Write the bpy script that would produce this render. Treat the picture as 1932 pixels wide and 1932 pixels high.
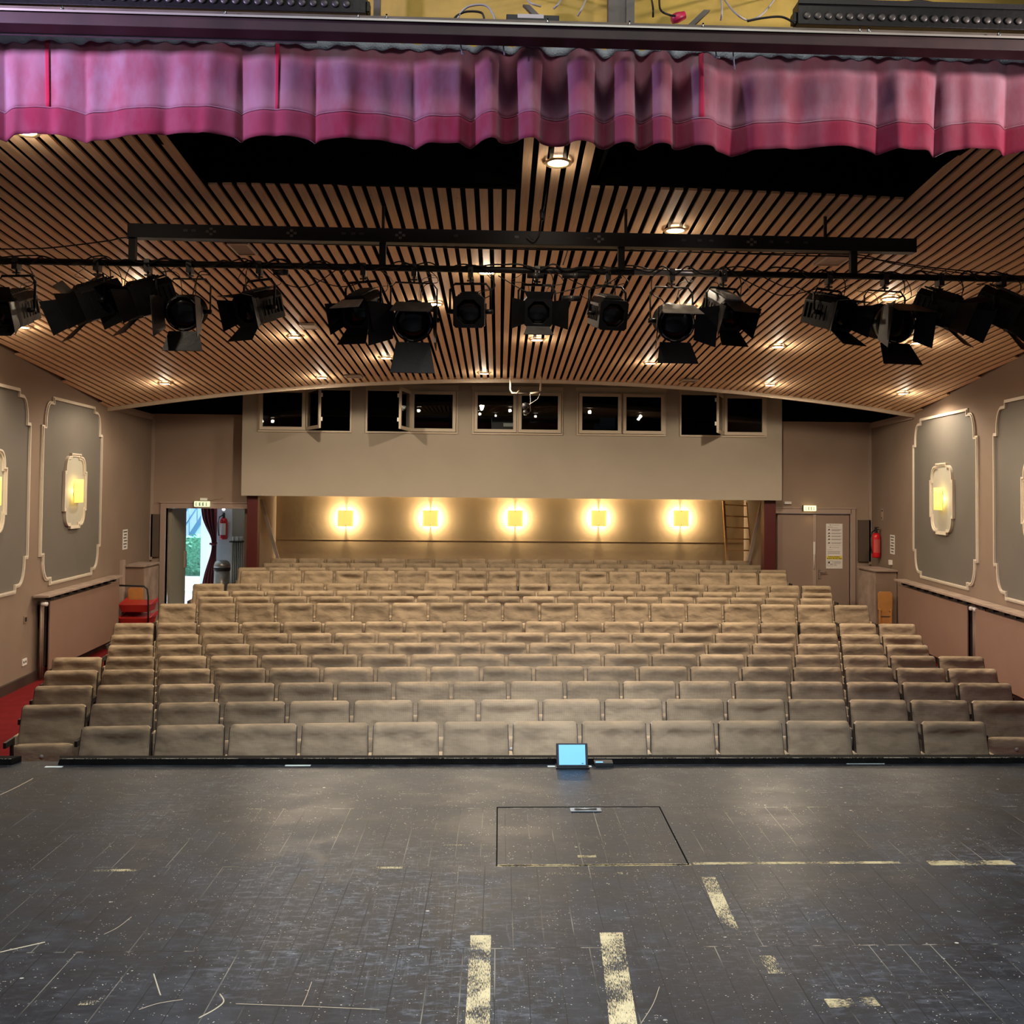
import bpy, math, random
from mathutils import Vector, Matrix, Euler
random.seed(7)
S = bpy.context.scene
for o in list(bpy.data.objects): bpy.data.objects.remove(o)
COL = S.collection
PI = math.pi
def rad(d): return d*PI/180

# ------------------------------------------------------------------ camera
CZ = 2.72                                   # eye height above the hall floor
YA, PT, RO, FPX, PCY = .0377, .02706, .0093, 1787., 878.3
cam = bpy.data.cameras.new('camera'); camo = bpy.data.objects.new('camera', cam); COL.objects.link(camo)
CAMF = Vector((math.sin(YA)*math.cos(PT), math.cos(YA)*math.cos(PT), math.sin(PT)))
CAMR = Vector((math.cos(YA), -math.sin(YA), 0)); CAMU = CAMR.cross(CAMF)
rt = CAMR*math.cos(RO) + CAMU*math.sin(RO); up = -CAMR*math.sin(RO) + CAMU*math.cos(RO)
M = Matrix((rt, up, -CAMF)).transposed().to_4x4(); M.translation = (0, 0, CZ)
camo.matrix_world = M
cam.sensor_width = 36; cam.sensor_height = 36; cam.sensor_fit = 'HORIZONTAL'; cam.lens = 36*FPX/1932
cam.shift_y = (PCY-966)/1932; cam.clip_start = .05; cam.clip_end = 200
S.camera = camo
def ray(px, py):
    U = px-966; V = py-PCY; c, s = math.cos(RO), math.sin(RO)
    u = U*c+V*s; v = -U*s+V*c
    d = CAMR*(u/FPX) + CAMU*(-v/FPX) + CAMF
    return d/d.y
def aY(px, py, Y): d = ray(px, py)*Y; return Vector((d.x, Y, d.z+CZ))
def aZ(px, py, Z): d = ray(px, py); d = d*((Z-CZ)/d.z); return Vector((d.x, d.y, Z))

# ------------------------------------------------------------------ world, light, exposure
W = bpy.data.worlds.new('world'); S.world = W; W.use_nodes = True
W.node_tree.nodes['Background'].inputs[0].default_value = (.80, .88, 1, 1)
W.node_tree.nodes['Background'].inputs[1].default_value = .05
S.view_settings.view_transform = 'Standard'; S.view_settings.look = 'None'
S.view_settings.gamma = 1; S.view_settings.use_curve_mapping = False
S.view_settings.exposure = 0.35
WARM = (1, .83, .62)
def area(name, loc, target, sx, sy, e, col=(1, 1, 1), spread=180):
    l = bpy.data.lights.new(name, 'AREA'); l.shape = 'RECTANGLE'; l.size = sx; l.size_y = sy; l.energy = e; l.color = col
    l.spread = rad(spread)
    o = bpy.data.objects.new(name, l); COL.objects.link(o); o.location = loc
    o.rotation_euler = (Vector(target)-Vector(loc)).to_track_quat('-Z', 'Y').to_euler(); return o
def spot(name, loc, target, e, col, ang, blend=.5, r=.05, parent=None):
    l = bpy.data.lights.new(name, 'SPOT'); l.energy = e; l.color = col; l.spot_size = rad(ang); l.spot_blend = blend; l.shadow_soft_size = r
    o = bpy.data.objects.new(name, l); COL.objects.link(o); o.location = loc
    o.rotation_euler = (Vector(target)-Vector(loc)).to_track_quat('-Z', 'Y').to_euler(); o.parent = parent; return o
area('stage_work_light', (.2, 1.6, 6.6), (.2, 2.6, 1.1), 5, 3, 185, (.80, .90, 1), 100)
spot('stage_wash_violet', (-4.5, 3.3, 5.3), (-1.65, 5.2, 4.9), 700, (.64, .55, 1), 44, .9, .15)
spot('stage_wash_rose', (-3.4, 3.2, 5.3), (-1.9, 5.2, 4.9), 60, (1, .66, .84), 50, .9, .15)
spot('stage_wash_warm', (5.5, 3.3, 5.3), (2.8, 5.2, 4.9), 640, (1, .84, .80), 40, .9, .15)
area('stage_front_light', (.3, 3.0, 4.3), (.6, 8.0, 1.5), 3, .4, 30, (.80, .88, 1), 46)
area('stage_wash_upper', (.8, 3.6, 6.5), (.8, 5.9, 5.5), 3.5, .4, 9, (1, .95, .8), 110)
area('daylight_outside', (-5.4, 30, 7), (-6.3, 25, 1), 6, 6, 5000, (.75, .88, 1))
area('daylight_porch', (-6.2, 24.4, 2.6), (-5.2, 21, 1.3), 1.4, 2.2, 1100, (.75, .88, 1))

# ------------------------------------------------------------------ materials
def mat(name, col, rough=.6, metal=0, bump=0, bscale=60, var=0, vscale=4, spec=.5, emit=None, es=1, sheen=0, dark=None):
    m = bpy.data.materials.new(name); m.use_nodes = True; nt = m.node_tree; b = nt.nodes['Principled BSDF']
    b.inputs['Base Color'].default_value = (*col, 1); b.inputs['Roughness'].default_value = rough
    b.inputs['Metallic'].default_value = metal; b.inputs['Specular IOR Level'].default_value = spec
    if sheen: b.inputs['Sheen Weight'].default_value = sheen; b.inputs['Sheen Roughness'].default_value = .4
    if emit: b.inputs['Emission Color'].default_value = (*emit, 1); b.inputs['Emission Strength'].default_value = es
    tc = nt.nodes.new('ShaderNodeTexCoord')
    if var:
        n = nt.nodes.new('ShaderNodeTexNoise'); n.inputs['Scale'].default_value = vscale; n.inputs['Detail'].default_value = 5
        nt.links.new(tc.outputs['Object'], n.inputs['Vector'])
        r = nt.nodes.new('ShaderNodeValToRGB'); r.color_ramp.elements[0].position = .3; r.color_ramp.elements[1].position = .7
        d = dark or tuple(c*(1-var) for c in col)
        r.color_ramp.elements[0].color = (*d, 1); r.color_ramp.elements[1].color = (*[min(1, c*(1+var*.5)) for c in col], 1)
        nt.links.new(n.outputs['Fac'], r.inputs['Fac']); nt.links.new(r.outputs['Color'], b.inputs['Base Color'])
    if bump:
        n = nt.nodes.new('ShaderNodeTexNoise'); n.inputs['Scale'].default_value = bscale; n.inputs['Detail'].default_value = 4
        nt.links.new(tc.outputs['Object'], n.inputs['Vector'])
        bp = nt.nodes.new('ShaderNodeBump'); bp.inputs['Strength'].default_value = bump; bp.inputs['Distance'].default_value = .01
        nt.links.new(n.outputs['Fac'], bp.inputs['Height']); nt.links.new(bp.outputs['Normal'], b.inputs['Normal'])
    return m
class NT:
    """tiny helper for math node chains"""
    def __init__(s, m): s.nt = m.node_tree; s.b = s.nt.nodes['Principled BSDF']
    def n(s, t, **k):
        x = s.nt.nodes.new(t)
        for a, v in k.items(): setattr(x, a, v)
        return x
    def put(s, sock, v):
        if isinstance(v, bpy.types.NodeSocket): s.nt.links.new(v, sock)
        else: sock.default_value = v
    def m(s, op, a, b=None, c=None, clamp=False):
        x = s.n('ShaderNodeMath', operation=op, use_clamp=clamp); s.put(x.inputs[0], a)
        if b is not None: s.put(x.inputs[1], b)
        if c is not None: s.put(x.inputs[2], c)
        return x.outputs[0]
    def noise(s, vec, scale, detail=4, rough=.5):
        x = s.n('ShaderNodeTexNoise'); x.inputs['Scale'].default_value = scale; x.inputs['Detail'].default_value = detail
        x.inputs['Roughness'].default_value = rough
        s.nt.links.new(vec, x.inputs['Vector']); return x.outputs['Fac']
    def mp(s, vec, scale):
        x = s.n('ShaderNodeMapping'); x.inputs['Scale'].default_value = scale; s.nt.links.new(vec, x.inputs['Vector']); return x.outputs[0]
    def step(s, v, lo, hi):
        x = s.n('ShaderNodeMapRange', clamp=True); s.put(x.inputs[0], v); x.inputs[1].default_value = lo; x.inputs[2].default_value = hi
        return x.outputs[0]
    def mix(s, f, a, b):
        x = s.n('ShaderNodeMix', data_type='RGBA'); s.put(x.inputs[0], f)
        s.put(x.inputs[6], a if isinstance(a, bpy.types.NodeSocket) else (*a, 1)); s.put(x.inputs[7], b if isinstance(b, bpy.types.NodeSocket) else (*b, 1))
        return x.outputs[2]

def chair_fabric(name, light, dark, warp):
    m = mat(name, light, .95, sheen=.35, spec=.15); h = NT(m); tc = h.n('ShaderNodeTexCoord'); v = tc.outputs['Object']
    sp = h.n('ShaderNodeSeparateXYZ'); h.nt.links.new(v, sp.inputs[0])
    k = 2*PI/.0125
    a = h.m('SINE', h.m('MULTIPLY', h.m('ADD', sp.outputs[0], sp.outputs[2]), k)); b = h.m('SINE', h.m('MULTIPLY', h.m('SUBTRACT', sp.outputs[0], sp.outputs[2]), k))
    p = h.m('MULTIPLY', a, b); f = h.step(p, -.1, .5)
    oi = h.n('ShaderNodeObjectInfo')
    w = h.n('ShaderNodeVectorMath', operation='ADD'); h.nt.links.new(v, w.inputs[0])
    cb = h.n('ShaderNodeCombineXYZ'); h.put(cb.inputs[0], h.m('MULTIPLY', oi.outputs['Random'], 37.)); h.nt.links.new(cb.outputs[0], w.inputs[1])
    n = h.noise(w.outputs[0], 3.6, 4, .6); st = h.step(n, .46, .66)
    c = h.mix(h.m('MULTIPLY', f, .8), light, dark)
    c = h.mix(h.m('MULTIPLY', st, .55), c, tuple(x*.45 for x in light))
    hs = h.n('ShaderNodeHueSaturation'); h.put(hs.inputs['Color'], c); h.put(hs.inputs['Value'], h.m('ADD', h.m('MULTIPLY', oi.outputs['Random'], .28), .86))
    h.nt.links.new(hs.outputs[0], h.b.inputs['Base Color'])
    bp = h.n('ShaderNodeBump'); bp.inputs['Strength'].default_value = .9; bp.inputs['Distance'].default_value = .05*warp
    wr = h.noise(h.mp(w.outputs[0], (1, 1, 1.7)), 5.5, 2, .4)
    h.nt.links.new(wr, bp.inputs['Height']); h.nt.links.new(bp.outputs[0], h.b.inputs['Normal'])
    return m
F_SEAT = chair_fabric('seat_fabric', (.47, .355, .23), (.085, .062, .038), 1)
F_SIDE = mat('seat_side_fabric', (.50, .38, .24), .95, sheen=.3, spec=.15)
BLACKPL = mat('black_shell', (.012, .011, .011), .45)
BLACK = mat('black_paint', (.012, .012, .013), .5, bump=.1)
BLACKM = mat('black_matte', (.004, .004, .004), 1, spec=.05)
IRON = mat('lamp_black', (.010, .010, .011), .42, metal=.25, bump=.15, bscale=30, var=.4, vscale=9)
IRON_GREY = mat('lamp_grey', (.10, .095, .09), .4, metal=.5, var=.4, vscale=14)
IRON_PALE = mat('lamp_pale_lid', (.55, .52, .46), .45, metal=.2, var=.3, vscale=14)
LENS = mat('lamp_lens', (.006, .006, .007), .15, spec=.5)
STEEL = mat('steel', (.42, .40, .37), .38, metal=.9, var=.3, vscale=10)
CHROME = mat('chrome', (.75, .75, .75), .15, metal=1)
BRASS = mat('brass_rim', (.65, .48, .27), .3, metal=.9)
WALLB = mat('wall_brown', (.235, .168, .122), .85, bump=.12, bscale=45, var=.08, vscale=1.4)
WALLU = mat('wall_upper_brown', (.33, .24, .18), .85, bump=.12, bscale=45, var=.08, vscale=1.4)
BOOTHC = mat('booth_wall', (.40, .345, .275), .85, bump=.1, bscale=50, var=.06, vscale=1.2)
ALCOVE = mat('alcove_wall', (.36, .26, .155), .8, bump=.25, bscale=9, var=.05, vscale=2)
PANELG = mat('panel_grey', (.135, .120, .100), .8, bump=.08, bscale=50, var=.08, vscale=1.5)
TRIMW = mat('cream_trim', (.62, .55, .45), .55, var=.05)
TRIMB = mat('door_frame_paint', (.38, .285, .23), .6)
DOORP = mat('door_paint', (.30, .215, .165), .6, var=.06, vscale=2)
WINF = mat('window_frame_paint', (.55, .46, .35), .5)
BASEB = mat('baseboard_dark', (.05, .035, .028), .5, var=.4, vscale=3)
CARPET = mat('red_carpet', (.17, .016, .018), 1, bump=.5, bscale=300, var=.15, vscale=6, spec=.05)
CABIN = mat('cabinet_paint', (.24, .165, .12), .6, var=.15, vscale=3)
CABDOOR = mat('cabinet_door_worn', (.36, .27, .215), .6, var=.3, vscale=5)
PLYW = mat('plywood_orange', (.50, .225, .065), .5, var=.12, vscale=8)
REDP = mat('red_plastic', (.42, .022, .018), .4)
REDE = mat('extinguisher_red', (.55, .012, .018), .25)
MAROON = mat('post_maroon', (.075, .005, .005), .5)
WHITEP = mat('white_plastic', (.75, .73, .68), .4)
PAPER = mat('paper', (.78, .74, .70), .7)
INK = mat('ink', (.03, .03, .03), .7)
YELBAND = mat('yellow_band', (.80, .65, .06), .6)
GREENS = mat('sign_green', (.01, .22, .08), .5)
LADW = mat('ladder_wood', (.48, .27, .11), .55, var=.2, vscale=9)
RAILG = mat('rail_grey_paint', (.70, .65, .60), .5)
CABLE = mat('cable_black', (.010, .010, .010), .5)
CABLEG = mat('cable_grey', (.55, .53, .50), .5)
YELWALL = mat('yellow_wall', (.66, .47, .10), .7, bump=.2, bscale=30, var=.2, vscale=5)
RUST = mat('maroon_beam', (.045, .018, .018), .55, var=.4, vscale=6)
GLASSW = mat('opal_white', (.85, .85, .8), .3)

def slat_wood():
    m = mat('slat_wood', (.56, .335, .19), .6); h = NT(m); tc = h.n('ShaderNodeTexCoord'); v = tc.outputs['Object']
    sp = h.n('ShaderNodeSeparateXYZ'); h.nt.links.new(v, sp.inputs[0])
    idx = h.m('FLOOR', h.m('DIVIDE', h.m('SUBTRACT', sp.outputs[0], h.m('MULTIPLY', sp.outputs[1], .0246)), .114))
    cb = h.n('ShaderNodeCombineXYZ'); h.put(cb.inputs[0], h.m('MULTIPLY', idx, 7.31)); h.put(cb.inputs[1], h.m('MULTIPLY', sp.outputs[1], .25))
    n = h.noise(cb.outputs[0], 1.3, 2); g = h.noise(h.mp(v, (30, 1.2, 1)), 3, 4)
    c = h.mix(h.step(n, .3, .7), (.76, .51, .30), (.88, .62, .39)); c = h.mix(h.m('MULTIPLY', h.step(g, .4, .8), .3), c, (.36, .19, .09))
    vo = h.n('ShaderNodeTexVoronoi'); vo.inputs['Scale'].default_value = 4.5; h.nt.links.new(h.mp(v, (1.6, 1, 1)), vo.inputs['Vector'])
    c = h.mix(h.step(vo.outputs['Distance'], .045, .02), c, (.16, .07, .03))
    h.nt.links.new(c, h.b.inputs['Base Color']); return m
SLAT = slat_wood()

def stage_paint():
    m = mat('stage_paint', (.022, .024, .027), .42, spec=.22); h = NT(m); tc = h.n('ShaderNodeTexCoord'); v = tc.outputs['Object']
    sp = h.n('ShaderNodeSeparateXYZ'); h.nt.links.new(v, sp.inputs[0]); X, Y = sp.outputs[0], sp.outputs[1]
    Xs = h.m('SUBTRACT', X, h.m('MULTIPLY', Y, .0246))
    wob = h.noise(h.mp(v, (1, 3, 1)), 2.2, 2)
    # board seams: boards run away from the camera, staggered per section, the front strip runs across
    sec = h.m('ADD', h.m('MULTIPLY', h.m('GREATER_THAN', Y, 3.40), .047), h.m('MULTIPLY', h.m('GREATER_THAN', Y, 4.14), .021))
    xx = h.m('ADD', Xs, sec)
    fr = h.m('FRACT', h.m('DIVIDE', xx, .112)); d = h.m('ABSOLUTE', h.m('SUBTRACT', fr, .5))
    bid = h.m('FLOOR', h.m('DIVIDE', xx, .112))
    seam = h.step(d, .480, .493); front = h.m('GREATER_THAN', Y, 4.88)
    seam = h.m('MULTIPLY', seam, h.m('SUBTRACT', 1., front))
    bro = h.noise(h.mp(v, (6, .55, 1)), 2.4, 6, .6)
    def cross(y0, w): return h.m('LESS_THAN', h.m('ABSOLUTE', h.m('SUBTRACT', Y, y0)), w)
    cr = h.m('MAXIMUM', h.m('MAXIMUM', cross(3.40, .0028), cross(4.885, .0030)), h.m('MAXIMUM', cross(5.12, .0022), cross(4.145, .0015)))
    allseam = h.m('MAXIMUM', seam, cr)
    worn = h.m('MULTIPLY', allseam, h.step(bro, .52, .64))
    # colour
    cbi = h.n('ShaderNodeCombineXYZ'); h.put(cbi.inputs[0], h.m('MULTIPLY', bid, 3.7)); h.put(cbi.inputs[1], sec)
    bv = h.noise(cbi.outputs[0], 1.7, 1)
    big = h.noise(v, .9, 3)
    base = h.mix(h.step(big, .35, .65), (.013, .0135, .015), (.009, .012, .017))
    base = h.mix(h.m('MULTIPLY', h.step(bv, .35, .65), .35), base, (.032, .033, .037))
    scuffx = h.noise(h.mp(v, (3, 9, 1)), 4.5, 10, .75); scuffy = h.noise(h.mp(v, (26, 1.6, 1)), 4.0, 9, .72)
    zone = h.noise(v, 1.15, 2)
    # the grey trodden patch left of the middle
    dx = h.m('DIVIDE', h.m('ADD', X, .45), .75); dy = h.m('DIVIDE', h.m('SUBTRACT', Y, 3.85), .75)
    patch = h.m('SUBTRACT', 1., h.m('ADD', h.m('MULTIPLY', dx, dx), h.m('MULTIPLY', dy, dy)), clamp=True)
    zz = h.m('ADD', h.step(zone, .50, .75), h.m('MULTIPLY', patch, .9), clamp=True)
    sc = h.m('MULTIPLY', h.step(scuffx, .50, .68), h.m('ADD', h.m('MULTIPLY', zz, .75), .12))
    c = h.mix(sc, base, (.23, .24, .26))
    sc2 = h.m('MULTIPLY', h.step(scuffy, .55, .70), h.m('ADD', h.m('MULTIPLY', zz, .5), .08))
    c = h.mix(sc2, c, (.16, .17, .18))
    dust = h.noise(h.mp(v, (1, 1.6, 1)), 4, 6, .7)
    c = h.mix(h.m('MULTIPLY', h.step(dust, .48, .75), .25), c, (.13, .135, .145))
    # small chips of paint
    for sca, thr, jit in ((26, .10, .56), (60, .15, .54), (90, .2, .60), (9, .07, .57)):
        vo = h.n('ShaderNodeTexVoronoi'); vo.inputs['Scale'].default_value = sca; h.nt.links.new(h.mp(v, (1, 1.5, 1)), vo.inputs['Vector'])
        gate = h.step(h.noise(v, sca*.31, 3, .7), jit, jit+.04)
        chip = h.m('MULTIPLY', h.m('LESS_THAN', vo.outputs['Distance'], thr), gate)
        c = h.mix(chip, c, (.50, .46, .38))
    c = h.mix(h.m('MULTIPLY', allseam, .85), c, (.008, .008, .008))
    c = h.mix(worn, c, (.26, .23, .18))
    h.nt.links.new(c, h.b.inputs['Base Color'])
    rr = h.m('ADD', .36, h.m('ADD', h.m('MULTIPLY', sc, .4), h.m('MULTIPLY', h.step(dust, .4, .8), .2))); h.nt.links.new(rr, h.b.inputs['Roughness'])
    bp = h.n('ShaderNodeBump'); bp.inputs['Strength'].default_value = .35; bp.inputs['Distance'].default_value = .004
    hh = h.m('ADD', h.m('MULTIPLY', allseam, -.6), h.m('ADD', h.m('MULTIPLY', bv, .25), h.m('MULTIPLY', scuffy, .12)))
    h.nt.links.new(hh, bp.inputs['Height']); h.nt.links.new(bp.outputs[0], h.b.inputs['Normal'])
    return m
STAGE = stage_paint()

def worn_tape(name, col, thr, sx, sy):
    """old tape or paint that has flaked away in grains along the boards"""
    m = mat(name, col, .6); h = NT(m); tc = h.n('ShaderNodeTexCoord'); v = tc.outputs['Object']
    a = h.noise(h.mp(v, (sx, sy, 1)), 6, 8, .75); b = h.noise(v, 7, 2)
    al = h.step(h.m('ADD', a, h.m('MULTIPLY', h.m('SUBTRACT', b, .5), .55)), thr, thr+.02)
    h.nt.links.new(al, h.b.inputs['Alpha'])
    g = h.noise(v, 40, 4); h.nt.links.new(h.mix(g, col, tuple(x*.6 for x in col)), h.b.inputs['Base Color'])
    return m
TAPE_Y = worn_tape('worn_yellow_paint', (.78, .62, .33), .50, 9, 60)
TAPE_Y2 = worn_tape('worn_yellow_paint_sparse', (.74, .60, .34), .565, 60, 10)
CHALK = worn_tape('chalky_scuff', (.42, .44, .46), .50, 3, 12)

def velvet(name, a, b):
    m = mat(name, a, .85, sheen=.25, spec=.2); h = NT(m); tc = h.n('ShaderNodeTexCoord'); v = tc.outputs['Object']
    n = h.noise(h.mp(v, (1, 1, .45)), 7, 5, .6); n2 = h.noise(v, 2.2, 3)
    c = h.mix(h.step(n, .40, .70), a, b); c = h.mix(h.m('MULTIPLY', h.step(n2, .4, .7), .5), c, b)
    h.nt.links.new(c, h.b.inputs['Base Color'])
    bp = h.n('ShaderNodeBump'); bp.inputs['Strength'].default_value = .25; bp.inputs['Distance'].default_value = .01
    h.nt.links.new(n, bp.inputs['Height']); h.nt.links.new(bp.outputs[0], h.b.inputs['Normal']); return m
VELV = velvet('valance_velvet', (.33, .085, .125), (.36, .20, .26))
VELH = velvet('valance_hem_velvet', (.25, .018, .050), (.27, .06, .10))
VELS = velvet('valance_seam_velvet', (.50, .02, .07), (.46, .04, .09))
FRAY = mat('frayed_heading_tape', (.45, .50, .58), .9, bump=.8, bscale=120)
DRAPE = mat('burgundy_drape', (.16, .008, .022), .8, sheen=.4, var=.2, vscale=6)

def pane_glass():
    m = bpy.data.materials.new('window_glass'); m.use_nodes = True; nt = m.node_tree; nt.nodes.remove(nt.nodes['Principled BSDF'])
    t = nt.nodes.new('ShaderNodeBsdfTransparent'); t.inputs[0].default_value = (.85, .88, .88, 1)
    g = nt.nodes.new('ShaderNodeBsdfGlossy'); g.inputs['Roughness'].default_value = .01
    f = nt.nodes.new('ShaderNodeFresnel'); f.inputs[0].default_value = 1.42
    x = nt.nodes.new('ShaderNodeMixShader'); nt.links.new(f.outputs[0], x.inputs[0]); nt.links.new(t.outputs[0], x.inputs[1]); nt.links.new(g.outputs[0], x.inputs[2])
    nt.links.new(x.outputs[0], nt.nodes['Material Output'].inputs[0]); return m
GLASS = pane_glass()
def emis(name, col, s):
    m = mat(name, col, .5, emit=col, es=s); return m
BULB = emis('lit_bulb', (1, .93, .78), 14)
SHADE = emis('lit_amber_glass', (1, .66, .16), .95)
SHADE2 = emis('lit_yellow_glass', (1, .74, .16), .85)
SIGNL = emis('lit_exit_sign', (1, .86, .45), 1.2)
SIGNG = emis('lit_exit_sign_pale', (.85, .88, .60), .6)
SCREEN = emis('tablet_screen', (.15, .42, .80), .80)
GREENB = mat('hedge_leaves', (.14, .42, .26), .7, var=.7, vscale=14, bump=1, bscale=30)
SKYBL = mat('outside_blue_wall', (.45, .62, .78), .7)
PAVE = mat('outside_paving', (.62, .68, .70), .8)
FOYERW = mat('foyer_white_wall', (.60, .66, .72), .8)
FOYERG = mat('foyer_grey', (.34, .33, .28), .7)

# ------------------------------------------------------------------ mesh helpers
class MB:
    def __init__(s): s.v = []; s.f = []; s.sm = []
    def add(s, vs, fs, smooth=False, mat=None):
        k = len(s.v)
        s.v += [tuple((mat @ Vector(v)) if mat else v) for v in vs]
        s.f += [tuple(i+k for i in f) for f in fs]; s.sm += [smooth]*len(fs); return s
    def box(s, a, b, mat=None):
        x0, y0, z0 = a; x1, y1, z1 = b
        return s.add([(x0, y0, z0), (x1, y0, z0), (x1, y1, z0), (x0, y1, z0), (x0, y0, z1), (x1, y0, z1), (x1, y1, z1), (x0, y1, z1)],
              [(0, 3, 2, 1), (4, 5, 6, 7), (0, 1, 5, 4), (1, 2, 6, 5), (2, 3, 7, 6), (3, 0, 4, 7)], mat=mat)
    def hexa(s, b, t):   # 4 bottom, 4 top points
        return s.add(list(b)+list(t), [(0, 3, 2, 1), (4, 5, 6, 7), (0, 1, 5, 4), (1, 2, 6, 5), (2, 3, 7, 6), (3, 0, 4, 7)])
    def lathe(s, prof, n=24, mat=None, smooth=True, cap=True):   # profile (r, z)
        vs = []; fs = []
        for r, z in prof:
            for i in range(n): a = 2*PI*i/n; vs.append((r*math.cos(a), r*math.sin(a), z))
        for j in range(len(prof)-1):
            for i in range(n): i2 = (i+1) % n; fs.append((j*n+i, j*n+i2, (j+1)*n+i2, (j+1)*n+i))
        if cap:
            fs.append(tuple(range(n-1, -1, -1))); fs.append(tuple((len(prof)-1)*n+i for i in range(n)))
        return s.add(vs, fs, smooth, mat)
    def cyl(s, p, q, r, n=12, r2=None):
        p = Vector(p); q = Vector(q); d = q-p; L = d.length
        m = Matrix.Translation(p) @ d.to_track_quat('Z', 'Y').to_matrix().to_4x4()
        return s.lathe([(r, 0), (r if r2 is None else r2, L)], n, m)
    def tube(s, pts, r, n=8, closed=False):
        pts = [Vector(p) for p in pts]; m = len(pts); vs = []; fs = []
        upv = Vector((0, 0, 1))
        for i, p in enumerate(pts):
            if closed: t = pts[(i+1) % m]-pts[i-1]
            else: t = pts[min(i+1, m-1)]-pts[max(i-1, 0)]
            t.normalize(); u = upv if abs(t.z) < .95 else Vector((1, 0, 0))
            a = t.cross(u).normalized(); b = a.cross(t)
            for k in range(n): w = 2*PI*k/n; vs.append(tuple(p+a*r*math.cos(w)+b*r*math.sin(w)))
        for i in range(m if closed else m-1):
            j = (i+1) % m
            for k in range(n): k2 = (k+1) % n; fs.append((i*n+k, i*n+k2, j*n+k2, j*n+k))
        if not closed: fs.append(tuple(range(n-1, -1, -1))); fs.append(tuple((m-1)*n+k for k in range(n)))
        return s.add(vs, fs, True)
    def grid(s, fn, nu, nv, smooth=True, closed=False):
        vs = [tuple(fn(i/nu, j/nv)) for j in range(nv+1) for i in range(nu+1)]
        fs = [(j*(nu+1)+i, j*(nu+1)+i+1, (j+1)*(nu+1)+i+1, (j+1)*(nu+1)+i) for j in range(nv) for i in range(nu)]
        return s.add(vs, fs, smooth)
    def prism(s, poly, fn, d0, d1):   # polygon (u,v) extruded in w, fn(u,v,w)->xyz
        n = len(poly); vs = [tuple(fn(u, v, d0)) for u, v in poly]+[tuple(fn(u, v, d1)) for u, v in poly]
        fs = [tuple(range(n-1, -1, -1)), tuple(range(n, 2*n))]+[(i, (i+1) % n, n+(i+1) % n, n+i) for i in range(n)]
        return s.add(vs, fs)
    def ring(s, outer, inner, fn, d0, d1):   # two loops of equal length
        n = len(outer); vs = []
        for w in (d0, d1):
            vs += [tuple(fn(u, v, w)) for u, v in outer]+[tuple(fn(u, v, w)) for u, v in inner]
        fs = []
        for i in range(n):
            j = (i+1) % n
            fs += [(i, j, n+j, n+i), (2*n+i, 3*n+i, 3*n+j, 2*n+j), (i, 2*n+i, 2*n+j, j), (n+i, n+j, 3*n+j, 3*n+i)]
        return s.add(vs, fs)
    def mesh(s, name, m):
        me = bpy.data.meshes.new(name); me.from_pydata(s.v, [], s.f); me.polygons.foreach_set('use_smooth', s.sm)
        me.materials.append(m); me.update(); return me
def link(name, me, parent=None, bevel=0, solid=0, M4=None):
    o = bpy.data.objects.new(name, me); COL.objects.link(o); o.parent = parent
    if M4 is not None: o.matrix_local = M4
    if bevel: b = o.modifiers.new('b', 'BEVEL'); b.width = bevel; b.segments = 2; b.limit_method = 'ANGLE'
    if solid: b = o.modifiers.new('s', 'SOLIDIFY'); b.thickness = solid; b.offset = 0
    return o
def obj(name, mb, m, parent=None, bevel=0, solid=0, M4=None): return link(name, mb.mesh(name, m), parent, bevel, solid, M4)
def tag(o, label, cat, group=None):
    o['label'] = label; o['category'] = cat
    if group: o['group'] = group
    return o
def thing(name, label, cat, loc=(0, 0, 0), rz=0, group=None):
    o = bpy.data.objects.new(name, None); COL.objects.link(o); o.location = loc; o.rotation_euler = (0, 0, rz); o.empty_display_size = .1
    return tag(o, label, cat, group)
def struct(name, mb, m, bevel=0, label=None, parent=None):
    o = obj(name, mb, m, parent, bevel)
    if parent is None: o['kind'] = 'structure'
    if label: o['label'] = label
    return o

# ------------------------------------------------------------------ setting
LX = lambda Y: -6.13-.045*(Y-12.6)          # left wall
RX = lambda Y: 8.02-.12*(18.9-Y)            # right wall
BY = 19.0                                   # back wall with the doors
def wall(name, fx, side, y0, y1, z0, z1, m, t=.15):
    s = -t if side == 'l' else t
    b = [(fx(y0), y0), (fx(y1), y1), (fx(y1)+s, y1), (fx(y0)+s, y0)]
    return struct(name, MB().hexa([(x, y, z0) for x, y in b], [(x, y, z1) for x, y in b]), m)
wall('wall_left', LX, 'l', 5.75, BY+.1, 0, 4.17, WALLB)
wall('wall_left.001', LX, 'l', 5.75, 16.5, 4.17, 5.7, WALLB)
wall('wall_right', RX, 'r', 5.75, BY+.1, 0, 4.17, WALLB)
wall('wall_right.001', RX, 'r', 5.75, 16.5, 4.17, 5.7, WALLB)
wall('wall_left.002', LX, 'l', 16.5, BY+.1, 4.17, 6.2, BLACKM)
wall('wall_right.002', RX, 'r', 16.5, BY+.1, 4.17, 6.2, BLACKM)
KC, XC = .0148, 2.10
def arcY(D, X): return D-KC*(X-XC)**2/2
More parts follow.
